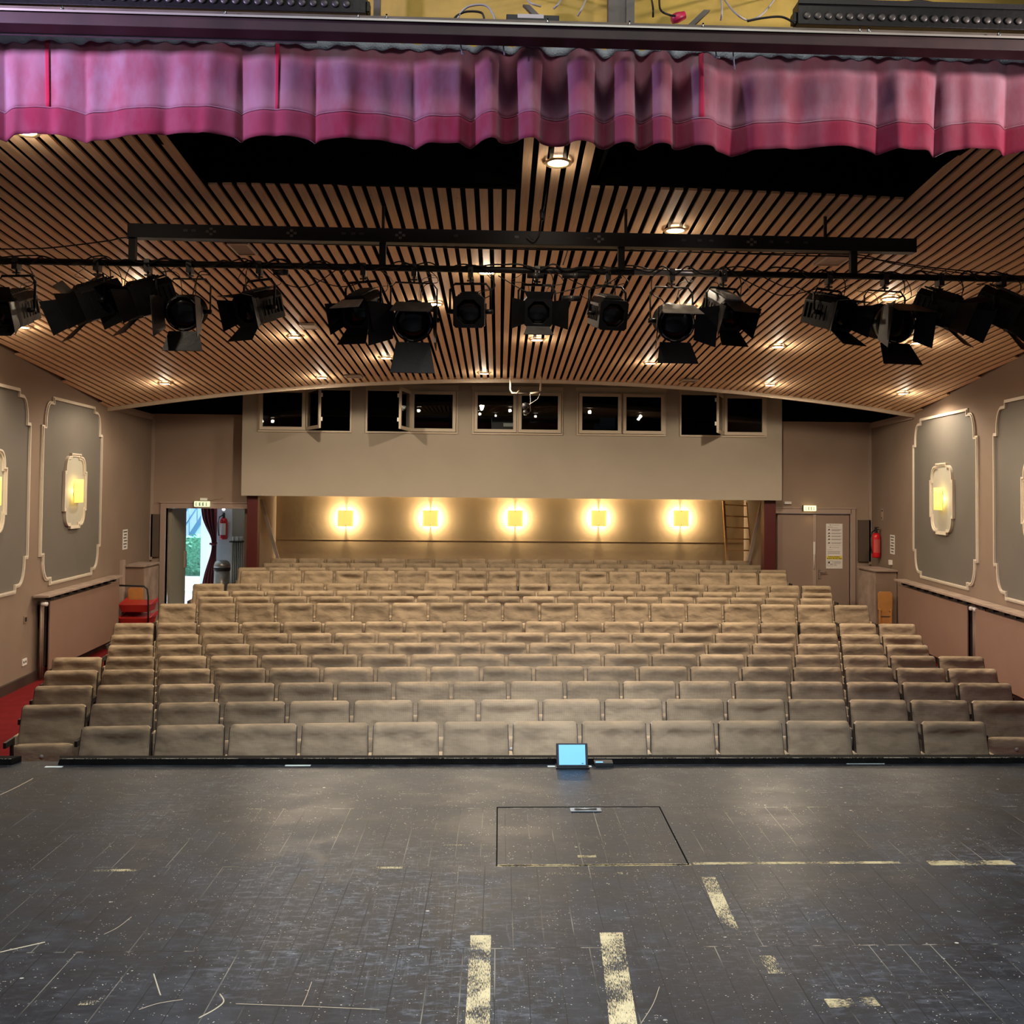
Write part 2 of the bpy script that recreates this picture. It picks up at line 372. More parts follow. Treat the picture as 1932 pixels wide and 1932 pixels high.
# hall floor and the two seating terraces
mb = MB(); mb.box((-7.5, 5.5, -.2), (9, 26.9, 0)); struct('floor', mb, CARPET)
def terrace(name, D, x0, x1, y1, z):
    mb = MB(); n = 24; poly = [(x0+(x1-x0)*i/n, arcY(D, x0+(x1-x0)*i/n)) for i in range(n+1)]+[(x1, y1), (x0, y1)]
    mb.prism(poly, lambda u, v, w: (u, v, w), 0, z); return struct(name, mb, CARPET)
terrace('floor.001', 13.98, -4.98, 6.62, 21.3, .17)
mb = MB(); mb.box((-7.6, BY+.15, 0), (-4.98, 24, .17)); struct('floor.005', mb, PAVE)
terrace('floor.002', 17.20, -4.42, 6.05, 21.3, .36)
# stage
SZ = 1.10
mb = MB(); mb.box((-6, -3, SZ-.08), (7, 5.735, SZ)); struct('floor.003', mb, STAGE, label='black painted stage floor')
mb = MB(); mb.box((-6, 5.55, 0), (7, 5.69, SZ-.081)); struct('wall_stage_front', mb, BLACK)
# proscenium wall: sides and the yellow header above
mb = MB(); mb.box((-6.2, 5.75, 0), (-3.9, 5.95, 6.4)); mb.box((4.6, 5.75, 0), (7.4, 5.95, 6.4)); struct('wall_front', mb, BLACK)
mb = MB(); mb.box((-3.9, 5.75, 5.20), (4.6, 5.9, 6.6)); struct('wall_front.001', mb, YELWALL, label='yellow painted header wall over the stage')
# back wall pieces with door openings
DL0, DL1, DR0, DR1, DH = -6.12, -4.52, 6.02, 7.60, 2.36
mb = MB(); mb.box((LX(BY)-.1, BY, 0), (DL0, BY+.15, 4.19)); mb.box((DL0, BY, DH), (-4.42, BY+.15, 4.19)); mb.box((DL1, BY, 0), (-4.42, BY+.15, DH))
struct('wall_back', mb, WALLU)
mb = MB(); mb.box((DR1, BY, 0), (RX(BY)+.1, BY+.15, 4.19)); mb.box((6.05, BY, DH), (DR1, BY+.15, 4.19)); struct('wall_back.001', mb, WALLU)
mb = MB(); mb.box((-6.7, BY, 4.19), (8.3, BY+.15, 6.2)); struct('wall_back.002', mb, BLACKM, label='black wall above the brown back wall')
mb = MB(); mb.box((-7.2, 4.9, 6.2), (9.2, BY+.2, 6.3)); struct('ceiling.001', mb, BLACKM, label='black void above the slats')
# alcove under the booth
AY = 21.2
mb = MB(); mb.box((-4.6, AY, 0), (6.4, AY+.15, 2.7)); struct('wall_alcove_back', mb, ALCOVE)
mb = MB(); mb.box((-4.62, BY+.15, 0), (-4.42, AY, 2.7)); struct('wall_alcove_left', mb, WALLB)
mb = MB(); mb.box((6.05, BY+.15, 0), (6.25, AY, 2.7)); struct('wall_alcove_right', mb, WALLB)
mb = MB(); mb.box((-4.42, AY-.005, 1.60), (6.05, AY-.0, 1.622)); struct('trim_1', mb, ALCOVE)
mb = MB(); mb.box((-4.42, AY-.02, .36), (6.05, AY-.0, .46)); struct('baseboard_alcove', mb, BASEB)
# booth with five windows
BF = 18.6; BX0, BX1, BZ0, BZ1 = -4.56, 6.07, 2.585, 4.95
# windows: pixel boxes of outer frame (x0,x1), mullion, on the booth face
WZ0, WZ1 = 3.83, 4.70
wins = []
for x0, x1, xm, la, ra in ((487, 664, 579, 0, 62), (690, 864, 774, 80, 0), (891, 1062, 976, 0, 0), (1088, 1256, 1173, 0, 0), (1282, 1446, 1363, 68, 0)):
    a = aY(x0, 780, BF).x; b = aY(x1, 780, BF).x; m_ = aY(xm, 780, BF).x
    wins.append((a, b, m_, la, ra))
zb = lambda x: 0
mb = MB(); mb.box((BX0, BF, BZ0), (BX1, BF+.12, WZ0)); mb.box((BX0, BF, WZ1), (BX1, BF+.12, BZ1))
xs = [BX0]+[v for w in wins for v in (w[0], w[1])]+[BX1]
for i in range(0, len(xs), 2): mb.box((xs[i], BF, WZ0), (xs[i+1], BF+.12, WZ1))
mb.box((BX0, BF+.12, BZ0), (BX0+.1, BY, BZ1)); mb.box((BX1-.1, BF+.12, BZ0), (BX1, BY, BZ1))
struct('wall_booth', mb, BOOTHC, label='beige control booth front')
mb = MB(); mb.box((BX0+.1, BF+.12, BZ0), (BX1-.1, AY, BZ0+.1)); struct('ceiling.002', mb, BOOTHC, label='underside of the booth')
mb = MB(); mb.box((BX0+.1, BF+3, BZ0+.1), (BX1-.1, BF+3.1, 5)); mb.box((BX0+.02, BY+.15, BZ0), (BX0+.1, BF+3, 5)); mb.box((BX1-.1, BY+.15, BZ0), (BX1-.02, BF+3, 5)); struct('wall_booth.001', mb, BLACKM, label='dark booth interior')
for i, (a, b, m_, la, ra) in enumerate(wins):
    mb = MB(); f = .035; y0, y1 = BF-.03, BF+.05
    mb.box((a, y0, WZ0), (b, y1, WZ0+f)); mb.box((a, y0, WZ1-f), (b, y1, WZ1)); mb.box((a, y0, WZ0+f), (a+f, y1, WZ1-f)); mb.box((b-f, y0, WZ0+f), (b, y1, WZ1-f))
    mb.box((m_-.02, y0, WZ0+f), (m_+.02, y1, WZ1-f)); mb.box((a-.01, y0+.01, WZ1), (b+.01, y1, WZ1+.09))
    fr = struct('window_%d' % (i+1), mb, WINF, .004)
    for side, ang in ((-1, la), (1, ra)):
        h0 = m_+side*.02; tip = a+f if side < 0 else b-f; w = abs(tip-h0)-.006
        sm = MB(); s_ = .062; z0, z1 = WZ0+f+.004, WZ1-f-.004
        def bx(u0, u1, q0, q1, mbx, t0=-.045, t1=-.005): mbx.box((min(side*u0, side*u1), t0, q0), (max(side*u0, side*u1), t1, q1))
        bx(0, w, z0, z0+s_, sm); bx(0, w, z1-s_, z1, sm); bx(0, s_, z0+s_, z1-s_, sm); bx(w-s_, w, z0+s_, z1-s_, sm)
        MM = Matrix.Translation((h0, BF-.03, 0)) @ Matrix.Rotation(side*-rad(ang), 4, 'Z')
        so = obj('sash', sm, WINF, fr, .003, M4=MM)
        pm = MB(); bx(s_-.004, w-s_+.004, z0+s_-.004, z1-s_+.004, pm, -.028, -.022); obj('pane', pm, GLASS, so)
        hm = MB()
        for q in (z0+.14, z1-.20): hm.box((side*(w-.03)-.012, -.006 if ang else -.062, q), (side*(w-.03)+.012, .03 if ang else -.045, q+.07))
        if ang: obj('window_catch', hm, WHITEP, so)
# black rack with pale labels seen through the third window
t = thing('equipment_rack', 'dim black rack with pale labels seen through the middle booth window', 'rack', (aY(948, 800, 19.4).x, 19.4, BZ0+.1))
mb = MB(); mb.box((-.22, 0, 0), (.24, .3, 1.75)); obj('rack_body', mb, BLACK, t)
for q, w in ((1.62, .1), (1.36, .2), (1.13, .1), (.92, .2)):
    mb = MB(); mb.box((.12-w/2, -.01, q), (.12+w/2, -.001, q+.07)); obj('rack_label', mb, PAPER, t)
# slatted ceiling -----------------------------------------------------
def zc(Y):
    pts = [(5.7, 5.33), (6.7, 5.26), (7.6, 5.19), (8.7, 5.10), (10.35, 5.03), (12.8, 4.90), (16.4, 4.66)]
    for (a, za), (b, zb_) in zip(pts, pts[1:]):
        if Y <= b or b == 16.4: return za+(zb_-za)*(Y-a)/(b-a)
def amp(Y): return .22+.34*min(1, max(0, (Y-6)/10.4))
def zceil(X, Y): return zc(Y)-amp(Y)*((X-.75-.0246*(Y-10))/7.05)**2
mb = MB(); P = .114; xref = aY(957, 350, 7.6).x; YE = 16.38
ST0 = aY(984, 350, 7.6).x
for i in range(-62, 66):
    xa = xref+P*i; xa76 = xa
    c = xa+.034
    ya0 = 5.95
    if (aY(375, 348, 7.6).x-.02 < xa and xa+.069 < ST0-.01) or (ST0+5*P-.05 < xa < 3.47): ya0 = 7.6
    ye = YE; ys = ya0
    seg = []
    n = 26
    for j in range(n+1):
        Y = ya0+(YE-ya0)*j/n; X = xa+.0246*(Y-7.6); xr = X+.069
        seg.append((X, xr, Y))
    seg = [s for s in seg if s[0] > LX(s[2])-.02 and s[1] < RX(s[2])+.02]
    if len(seg) < 2: continue
    k = len(mb.v)
    for X, xr, Y in seg:
        z1 = zceil(X, Y); z2 = zceil(xr, Y); mb.v += [(X, Y, z1), (xr, Y, z2), (xr, Y, z2+.02), (X, Y, z1+.02)]
    m_ = len(seg)
    for j in range(m_-1):
        a = k+4*j; b = a+4
        for q in range(4): r = (q+1) % 4; mb.f.append((a+q, a+r, b+r, b+q)); mb.sm.append(False)
    mb.f += [(k, k+3, k+2, k+1), (k+4*m_-4, k+4*m_-3, k+4*m_-2, k+4*m_-1)]; mb.sm += [False, False]
struct('ceiling', mb, SLAT, label='arched ceiling of pale wooden slats with black gaps')
# black backing sheet added above the slats so the gaps read dark
mb = MB()
def bk(u, v): Y = 7.6+(16.4-7.6)*v; X = LX(Y)+(RX(Y)-LX(Y))*u; return (X, Y, zceil(X, Y)+.16)
mb.grid(bk, 20, 12)
for (xa, xb) in ((lambda Y: LX(Y), lambda Y: -2.26), (lambda Y: ST0-.03, lambda Y: ST0+.60), (lambda Y: 3.52, lambda Y: RX(Y))):
    mb.grid(lambda u, v: (lambda Y: (lambda X: (X, Y, zceil(X, Y)+.16))(xa(Y)+(xb(Y)-xa(Y))*u))(5.96+1.64*v), 10, 3)
struct('ceiling.003', mb, BLACKM, label='black backing added above the slats to darken the gaps')
# black rims of the two rectangular openings
mb = MB()
for x0, x1 in ((-2.30, ST0-.02), (ST0+.59, 3.53)):
    zt = 5.75
    mb.box((x0, 5.96, zceil(x0, 6.5)-.03), (x0+.02, 7.6, zt)); mb.box((x1-.02, 5.96, zceil(x1, 6.5)-.02 if x1 > 1 else zceil(x1, 6.5)+.03), (x1, 7.6, zt)); mb.box((x0, 7.6, zceil(x0, 7.6)+.03), (x1, 7.63, zt))
struct('trim_2', mb, BLACKM, label='black frames of the lighting openings in the ceiling')
mb = MB(); k = 40
pr = []
for i in range(k+1):
    u = i/k; X = (LX(16.45)+.0)+(RX(16.45)-LX(16.45))*u; z = zceil(X, 16.4); pr.append((X, z))
for (a, za), (b, zb_) in zip(pr, pr[1:]):
    mb.hexa([(a, 16.38, za-.055), (b, 16.38, zb_-.055), (b, 16.44, zb_-.055), (a, 16.44, za-.055)], [(a, 16.38, za+.03), (b, 16.38, zb_+.03), (b, 16.44, zb_+.03), (a, 16.44, za+.03)])
struct('trim_3', mb, WINF, label='beige curved edge board of the slatted ceiling')
for nme, fx, sg in (('trim_4', LX, 1), ('trim_5', RX, -1)):
    mb = MB(); y0, y1 = 16.45, BY
    for w, za, zb_ in ((.03, 4.06, 4.17), (.05, 4.12, 4.17)):
        p = [(fx(y0), y0), (fx(y1), y1), (fx(y1)+sg*w, y1), (fx(y0)+sg*w, y0)]
        mb.hexa([(x, y, za) for x, y in p], [(x, y, zb_) for x, y in p])
    mb.box((fx(BY-.05)-.0 if sg > 0 else fx(BY-.05)-.05, BY-.05, 1.3), (fx(BY-.05)+.05 if sg > 0 else fx(BY-.05), BY-.003, 4.12))
    struct(nme, mb, TRIMB)
# baseboards
for nme, fx, sg in (('baseboard_left', LX, 1), ('baseboard_right', RX, -1)):
    mb = MB(); p = [(fx(5.96), 5.96), (fx(18.9), 18.9), (fx(18.9)+sg*.04, 18.9), (fx(5.96)+sg*.04, 5.96)]
    mb.hexa([(x, y, 0) for x, y in p], [(x, y, .13) for x, y in p]); struct(nme, mb, BASEB)

# wall panels ---------------------------------------------------------
def wallf(side):
    fx = LX if side == 'l' else RX; s = 1 if side == 'l' else -1
    return lambda u, v, w: (fx(u)+s*w, u, v)
def notched(u0, u1, v0, v1, n, m, st):
    """closed loop with a concave shoulder at each corner; n,m shoulder width/height, st the little step"""
    def corner(cx, cy, sx, sy):
        pts = [(cx+sx*(n+st), cy), (cx+sx*(n+st), cy+sy*st*.8), (cx+sx*n, cy+sy*st*.8)]
        K = 7
        for i in range(1, K):
            a = PI/2*i/K; pts.append((cx+sx*(n-(n-st)*math.sin(a)), cy+sy*(m-(m-st*.8)*math.cos(a)))) 
        pts += [(cx+sx*st, cy+sy*m), (cx+sx*st, cy+sy*(m+st*.4)), (cx, cy+sy*(m+st*.4))]
        return pts
    c1 = corner(u0, v0, 1, 1); c2 = corner(u1, v0, -1, 1); c3 = corner(u1, v1, -1, -1); c4 = corner(u0, v1, 1, -1)
    return c1[::-1][::1] + c2 + c3[::-1] + c4
def inset(loop, d, cu, cv):
    n = len(loop); out = []
    for i in range(n):
        p = Vector(loop[i-1]); q = Vector(loop[i]); r = Vector(loop[(i+1) % n])
        a = (q-p).normalized(); b = (r-q).normalized(); na = Vector((-a.y, a.x)); nb = Vector((-b.y, b.x)); k = na+nb
        k = k/max(.35, k.dot(na)) if k.length > 1e-6 else na
        out.append(tuple(q+k*d))
    return out
tn = 6
lampinfo = []
for side, u0, u1, far in (('l', 13.66, 16.12, 1), ('l', 10.83, 13.29, 0), ('r', 13.66, 16.45, 1), ('r', 10.30, 13.13, 0)):
    fn = wallf(side); lp = notched(u0, u1, 1.29, 4.04, .27, .40, .095)
    inn = inset(lp, .045, 0, 0); mid = inset(lp, .022, 0, 0)
    mb = MB(); mb.ring(lp, mid, fn, 0, .022); mb.ring(mid, inn, fn, 0, .035)
    pm = MB(); pm.prism(inn, fn, .0005, .006)
    o = struct('trim_%d' % tn, mb, TRIMW); tn += 1
    struct('wall_panel', pm, PANELG, parent=o)
    cu = (14.92 if far else 12.09) if side == 'l' else (15.06 if far else 11.72)
    w = .90 if side == 'l' else 1.0
    lampinfo.append((side, cu, w, far))
for side, cu, w, far in lampinfo:
    fn = wallf(side); fx = LX if side == 'l' else RX; sg = 1 if side == 'l' else -1
    z0, z1 = 2.08, 3.24
    lab = {('l', 1): 'cream framed wall lamp with yellow glass plate, inner one on the left wall', ('l', 0): 'cream framed wall lamp cut by the left edge of the photo',
           ('r', 1): 'cream framed wall lamp with yellow glass plate, inner one on the right wall', ('r', 0): 'cream framed wall lamp cut by the right edge of the photo'}[(side, far)]
    base = Vector((fx(cu), cu, z0)); t = thing('wall_lamp', lab, 'wall lamp', base, group='framed wall lamps')
    g = lambda u, v, w_: tuple(Vector(fn(u, v, w_))-base)
    lp = notched(cu-w/2, cu+w/2, z0, z1, w*.22, .25, .055); inn = inset(lp, .05, 0, 0); mid = inset(lp, .022, 0, 0)
    mb = MB(); mb.ring(lp, mid, g, .006, .05); mb.ring(mid, inn, g, .006, .035); obj('moulding', mb, TRIMW, t)
    mb = MB(); mb.prism(inn, g, .007, .016); obj('back_panel', mb, mat('lamp_back_paint_'+side+str(far), (.42, .40, .33), .7), t)
    mb = MB(); zc0 = 2.66
    # bowed glass plate
    def pl(u, v): q = (u-.5); return g(cu+q*.36, zc0-.18+.36*v, .12-.03*(2*q)**2)
    mb.grid(pl, 10, 4); obj('glass_plate', mb, SHADE2, t, solid=.008)
    mb = MB(); mb.box(*(lambda a, b: (tuple(min(x) for x in zip(a, b)), tuple(max(x) for x in zip(a, b))))(g(cu-.03, zc0-.08, .02), g(cu+.03, zc0+.08, .05))); obj('lamp_holder', mb, WHITEP, t)
    l = bpy.data.lights.new('wall_lamp_light', 'POINT'); l.energy = 1.5; l.color = (1, .88, .62); l.shadow_soft_size = .03
    lo = bpy.data.objects.new('wall_lamp_light', l); COL.objects.link(lo); lo.parent = t; lo.location = g(cu, zc0, .08)

# radiators behind covers --------------------------------------------
def radiator(side, y0, y1, lab, pipes_at):
    fx = LX if side == 'l' else RX; sg = 1 if side == 'l' else -1; fn = wallf(side); base = Vector((fx(y0), y0, 0))
    t = thing('radiator_cover', lab, 'radiator', base)
    def slab(ya, yb, za, zb_, wa, wb, mb):
        p = [(ya, wa), (yb, wa), (yb, wb), (ya, wb)]
        lo = [tuple(Vector(fn(y, za, w))-base) for y, w in p]; hi = [tuple(Vector(fn(y, zb_, w))-base) for y, w in p]
        return mb.hexa(lo, hi)
    obj('cover_top', slab(y0-.08, y1+.08, 1.175, 1.205, .02, .24, MB()), CABDOOR, t, .003)
    obj('front_panel', slab(y0+.1, y1-.02, .14, 1.10, .17, .19, MB()), mat('radiator_panel_paint_'+lab[:6], (.25, .155, .112), .6, var=.05), t, .003)
    obj('radiator', slab(y0+.12, y1-.1, .2, 1.06, .04, .13, MB()), BASEB, t)
    mb = MB(); 
    for k in range(3): yy = (y0+.02+.06*k) if pipes_at == 0 else (y1-.02-.06*k); mb.cyl(tuple(Vector(fn(yy, .05, .10))-base), tuple(Vector(fn(yy, 1.12, .10))-base), .016)
    obj('pipe', mb, CABIN, t)
    mb = MB(); yy = y0-.02 if pipes_at == 0 else y1+.02; mb.cyl(tuple(Vector(fn(yy, 1.08, .12))-base), tuple(Vector(fn(yy, 1.08, .20))-base), .03); obj('valve', mb, WHITEP, t)
    for k in range(9):
        yy = y0+.2+(y1-y0-.4)*k/8; obj('bracket', slab(yy-.05, yy+.05, 1.12, 1.16, .10, .18, MB()), BLACK, t)
radiator('l', 13.55, 16.62, 'brown radiator cover under the left wall panel, beside the red seats', 0)
radiator('r', 13.55, 16.75, 'brown radiator cover under the inner right wall panel', 0)
radiator('r', 10.2, 13.38, 'brown radiator cover cut by the right edge of the photo', 1)

# cabinets in the corners
def cabinet(side, lab):
    sg = 1 if side == 'l' else -1; fx = LX if side == 'l' else RX; y0, y1 = 17.35, 18.15; x0 = fx(y0)
    wd = .37 if side == 'l' else .40
    t = thing('corner_cabinet', lab, 'cabinet', (x0, y0, .17-.168))
    A = lambda xa, xb, ya, yb, za, zb_: ((min(sg*xa, sg*xb), ya, za+(.168 if za > 0 else 0)), (max(sg*xa, sg*xb), yb, zb_+.168))
    mb = MB(); mb.box(*A(.01, wd, 0, y1-y0, 0, 1.12)); obj('body', mb, CABIN, t, .003)
    mb = MB(); mb.box(*A(.0, wd+.03, -.03, y1-y0+.02, 1.12, 1.155)); obj('top', mb, CABDOOR, t, .004)
    mb = MB()
    mb.box(*A(wd, wd+.018, .03, .36, .05, 1.08)); obj('door', mb, CABDOOR, t, .003)
    mb = MB(); mb.box(*A(wd, wd+.018, .38, y1-y0-.03, .05, 1.08)); obj('door', mb, CABDOOR, t, .003)
cabinet('l', 'brown corner cabinet with worn doors beside the open left door')
cabinet('r', 'brown corner cabinet under the fire extinguisher on the right')
mb = MB(); mb.box((LX(17.25)-.0, 17.2, .0), (LX(17.25)+.05, 17.34, 1.42)); struct('trim_%d' % tn, mb, TRIMB); tn += 1
# dark niche panels above cabinets
mb = MB(); mb.box((LX(BY)+.02, BY-.05, 1.36), (DL0-.12, BY-.002, 2.2)); mb.box((DR1+.16, BY-.05, 1.36), (RX(BY)-.02, BY-.002, 2.2)); struct('trim_%d' % tn, mb, mat('niche_dark', (.10, .07, .05), .7)); tn += 1

# folding plywood jump seats
def jump(x, y, lab):
    t = thing('folding_seat', lab, 'folding seat', (x, y, .17))
    def rr(w, h, z): 
        K = 6; r = .05; pts = []
        for cx, cz, a0 in ((w/2-r, z+r, -PI/2), (w/2-r, z+h-r, 0), (-w/2+r, z+h-r, PI/2), (-w/2+r, z+r, PI)):
            for i in range(K+1): a = a0+PI/2*i/K; pts.append((cx+r*math.cos(a), cz+r*math.sin(a)))
        return pts
    mb = MB(); mb.prism(rr(.27, .36, .40), lambda u, v, w: (u, w, v), -.05, -.03); obj('backrest', mb, PLYW, t, .004)
    mb = MB(); mb.prism(rr(.20, .40, 0.0), lambda u, v, w: (u, w, v), -.05, -.028); obj('seat', mb, PLYW, t, .003)
    for s in (-1, 1):
        mb = MB(); mb.box((s*.105-.012, -.075, 0), (s*.105+.012, -.02, .44)); obj('arm', mb, PLYW, t, .003)
    mb = MB(); mb.box((-.09, -.058, .30), (.09, -.05, .315)); obj('hinge', mb, STEEL, t)
jump(aY(257, 1150, 17.3).x, 17.30, 'orange plywood folding seat behind the red booster seats, on the left cabinet')
jump(aY(1668, 1150, 17.3).x, 17.30, 'orange plywood folding seat mounted on the right cabinet')

# ------------------------------------------------------------------ doors
def doorframe(x0, x1, h, left_open):
    mb = MB(); w = .10
    mb.box((x0-w, BY-.04, .0), (x0, BY+.12, h+w)); mb.box((x0, BY-.04, h), (x1+(.02 if not left_open else .1), BY+.12, h+w))
    mb.box((x0-w-.02, BY-.055, h+w), (x1+.1, BY+.02, h+w+.03))
    if not left_open: mb.box((x1, BY-.04, .0), (x1+w, BY+.12, h+w))
    return mb
o = struct('trim_%d' % tn, doorframe(DL0, DL1, DH-.04, True), TRIMB, .004); tn += 1
mb = doorframe(6.02, DR1, DH-.04, False); o = struct('trim_%d' % tn, mb, TRIMB, .004); tn += 1
# right double door (closed)
xm = aY(1539, 1050, BY).x
mb = MB(); mb.box((6.12, BY+.02, .01), (xm-.003, BY+.07, DH-.05)); d1 = struct('door_1', mb, DOORP, .004)
mb = MB(); mb.box((xm+.003, BY+.02, .01), (DR1-.005, BY+.07, DH-.05)); d2 = struct('door_2', mb, DOORP, .004)
mb = MB(); mb.box((xm-.06, BY-.005, .19), (xm+.01, BY+.02, DH-.06)); mb.box((xm+.03, BY+.005, .19), (xm+.045, BY+.02, DH-.06)); obj('astragal', mb, TRIMB, d1)
mb = MB(); mb.box((xm-.055, BY-.03, 1.50), (xm-.02, BY-.006, 1.75)); mb.cyl((xm-.04, BY-.02, 1.2), (xm-.04, BY-.02, 1.5), .009); obj('espagnolette', mb, WHITEP, d1)
hp = aY(1546, 1079, BY)
mb = MB(); mb.cyl((hp.x, BY+.02, hp.z), (hp.x, BY-.04, hp.z), .012); mb.cyl((hp.x, BY-.04, hp.z), (hp.x+.13, BY-.04, hp.z), .010); mb.box((hp.x-.02, BY+.0, hp.z-.14), (hp.x+.02, BY+.02, hp.z+.06)); obj('door_handle', mb, CHROME, d2)
# poster
p0 = aY(1559, 988, BY); p1 = aY(1590, 1073, BY); pw = p1.x-p0.x; ph = p0.z-p1.z
t = thing('notice', 'tall white notice with pictograms and a yellow band on the right door', 'notice', (p0.x, BY+.016, p1.z))
mb = MB(); mb.box((0, -.004, 0), (pw, 0, ph)); obj('sheet', mb, PAPER, t)
ic = MB(); tx = MB()
def R(mb_, x0, x1, z0, z1): mb_.box((x0*pw, -.0055, (1-z1)*ph), (x1*pw, -.0042, (1-z0)*ph))
R(ic, .22, .28, .022, .038); R(tx, .32, .80, .028, .036)
R(tx, .08, .40, .065, .072); R(tx, .12, .72, .088, .095)
for q, (a, b) in enumerate(((.13, 3), (.21, 2), (.275, 2), (.345, 2), (.425, 2))):
    R(ic, .14, .22, a-.012, a+.012); R(ic, .10, .16, a+.010, a+.022); R(ic, .17, .25, a+.004, a+.016)
    for k in range(b): R(tx, .32, (.95, .88, .80)[k], a-.006+k*.016, a+.003+k*.016)
R(tx, .06, .95, .480, .484); R(ic, .22, .28, .520, .535); R(tx, .32, .80, .525, .532); R(tx, .08, .40, .575, .581)
for k in range(3): R(tx, .08, .85, .612+.025*k, .621+.025*k)
R(tx, .08, .18, .69, .695)
R(ic, .08, .42, .825, .829); R(ic, .08, .42, .94, .944); R(ic, .08, .09, .825, .944); R(ic, .41, .42, .825, .944); R(ic, .13, .23, .845, .885); R(tx, .24, .38, .895, .915)
for k in range(5): R(tx, .48, (.88, .92, .86, .62, .66)[k], .835+.023*k, .843+.023*k)
obj('pictogram', ic, INK, t); obj('print', tx, mat('print_grey', (.30, .27, .25), .7), t)
mb = MB(); mb.box((.03*pw, -.005, (1-.795)*ph), (.97*pw, -.0041, (1-.72)*ph)); obj('yellow_band', mb, YELBAND, t)
mb = MB()
for z0, x0, x1 in ((.728, .14, .86), (.764, .05, .95)):
    x = x0; k = 0
    while x < x1-.03:
        w = (.05, .035, .06, .03)[k % 4]; mb.box((x*pw, -.0062, (1-z0-.020)*ph), ((x+w)*pw, -.0051, (1-z0-(.002 if k % 3 == 0 else .006))*ph)); x += w+.012+(.03 if k % 6 == 5 else 0); k += 1
obj('bold_print', mb, INK, t)

# exit signs
def exitsign(px, py, w, lab, m, mk):
    c = aY(px, py, BY-.09); t = thing('exit_sign', lab, 'exit sign', c)
    mb = MB(); mb.box((-w/2, -.02, -.055), (w/2, .03, .055)); obj('housing', mb, m, t, .006)
    mb = MB()
    for k, (x, s) in enumerate(((-.36, .6), (-.13, 1), (.08, 1), (.30, .7))):
        for q in range(4): mb.box(((x-.05*s+.015*(q % 2))*w, -.024, -.032+.016*q), ((x+.06*s-.012*(q % 3))*w, -.0205, -.019+.016*q))
    obj('pictogram', mb, mk, t)
    mb = MB(); mb.box((-w/2-.02, .0, -.06), (-w/2, .04, .06)); obj('end_cap', mb, IRON_GREY, t)
exitsign(381, 951, .30, 'pale exit sign with green marks over the open left door', SIGNG, GREENS)
exitsign(1528, 959, .25, 'glowing yellow exit sign over the right double door', SIGNL, mat('sign_mark_dark', (.16, .17, .03), .6))
spot('exit_sign_light', aY(1530, 962, BY-.1)-Vector((0, 0, .04)), aY(1530, 1010, BY), .6, (1, .7, .3), 90)
for px, lab in ((384, 'small white box on the frame above the left exit sign'), (1487, 'small white box on the door frame near the right post')):
    c = aY(px, 942 if px < 900 else 949, BY-.05); mb = MB(); mb.box((-.07, 0, -.025), (.07, .05, .028)); tag(obj('junction_box', mb, WHITEP, None, .004, M4=Matrix.Translation(c)), lab, 'box')
c = aY(1, 1, 1)
mb = MB(); mb.tube([aY(x, y, BY-.012) for x, y in ((391, 942), (400, 944), (408, 941), (414, 943), (420, 939))], .006); tag(obj('cable', mb, TRIMB), 'loose painted cable on the frame above the left door', 'cable')

# posts
def post(x0, x1, lab):
    mb = MB(); mb.box((x0, 18.74, .17), (x1, 18.95, BZ0)); tag(obj('post', mb, MAROON, None, .005), lab, 'post')
post(aY(467, 1000, 18.8).x, aY(487, 1000, 18.8).x, 'dark red post under the left end of the booth')
post(aY(1440, 1000, 18.8).x, aY(1462, 1000, 18.8).x, 'dark red post under the right end of the booth')
# diagonal rails
def diag(px0, py0, px1, py1, Y0, Y1, lab):
    a = aY(px0, py0, Y0); b = aY(px1, py1, Y1); mb = MB(); d = Vector((.035, 0, 0)); e = Vector((0, .03, 0))
    mb.hexa([a-d, a+d, a+d+e, a-d+e], [b-d, b+d, b+d+e, b-d+e]); tag(obj('diagonal_rail', mb, RAILG), lab, 'rail')
diag(492, 942, 528, 1068, 19.3, 20.6, 'grey slanting rail beside the left post under the booth')
diag(1438, 946, 1412, 1064, 19.3, 20.6, 'grey slanting rail between ladder and right post')
# ladder
def ladder():
    t = thing('ladder', 'wooden ladder leaning under the booth beside the right post', 'ladder', aY(1400, 1080, 20.9)); B = t.location
    A = [(aY(1366, 945, 20.95), aY(1374, 1085, 20.5)), (aY(1410, 948, 20.95), aY(1423, 1085, 20.5))]
    for a, b in A:
        mb = MB(); d = Vector((.024, 0, 0)); e = Vector((0, .07, 0)); a = a-B; b = b-B; mb.hexa([b-d, b+d, b+d+e, b-d+e], [a-d, a+d, a+d+e, a-d+e]); obj('ladder_rail', mb, LADW, t, .003)
    for k in range(7):
        f = .05+k*.155; p = A[0][0].lerp(A[0][1], f)-B; q = A[1][0].lerp(A[1][1], f)-B; o_ = Vector((0, .035, 0)); mb = MB(); mb.cyl(p+o_, q+o_, .014); obj('rung', mb, LADW, t)
ladder()

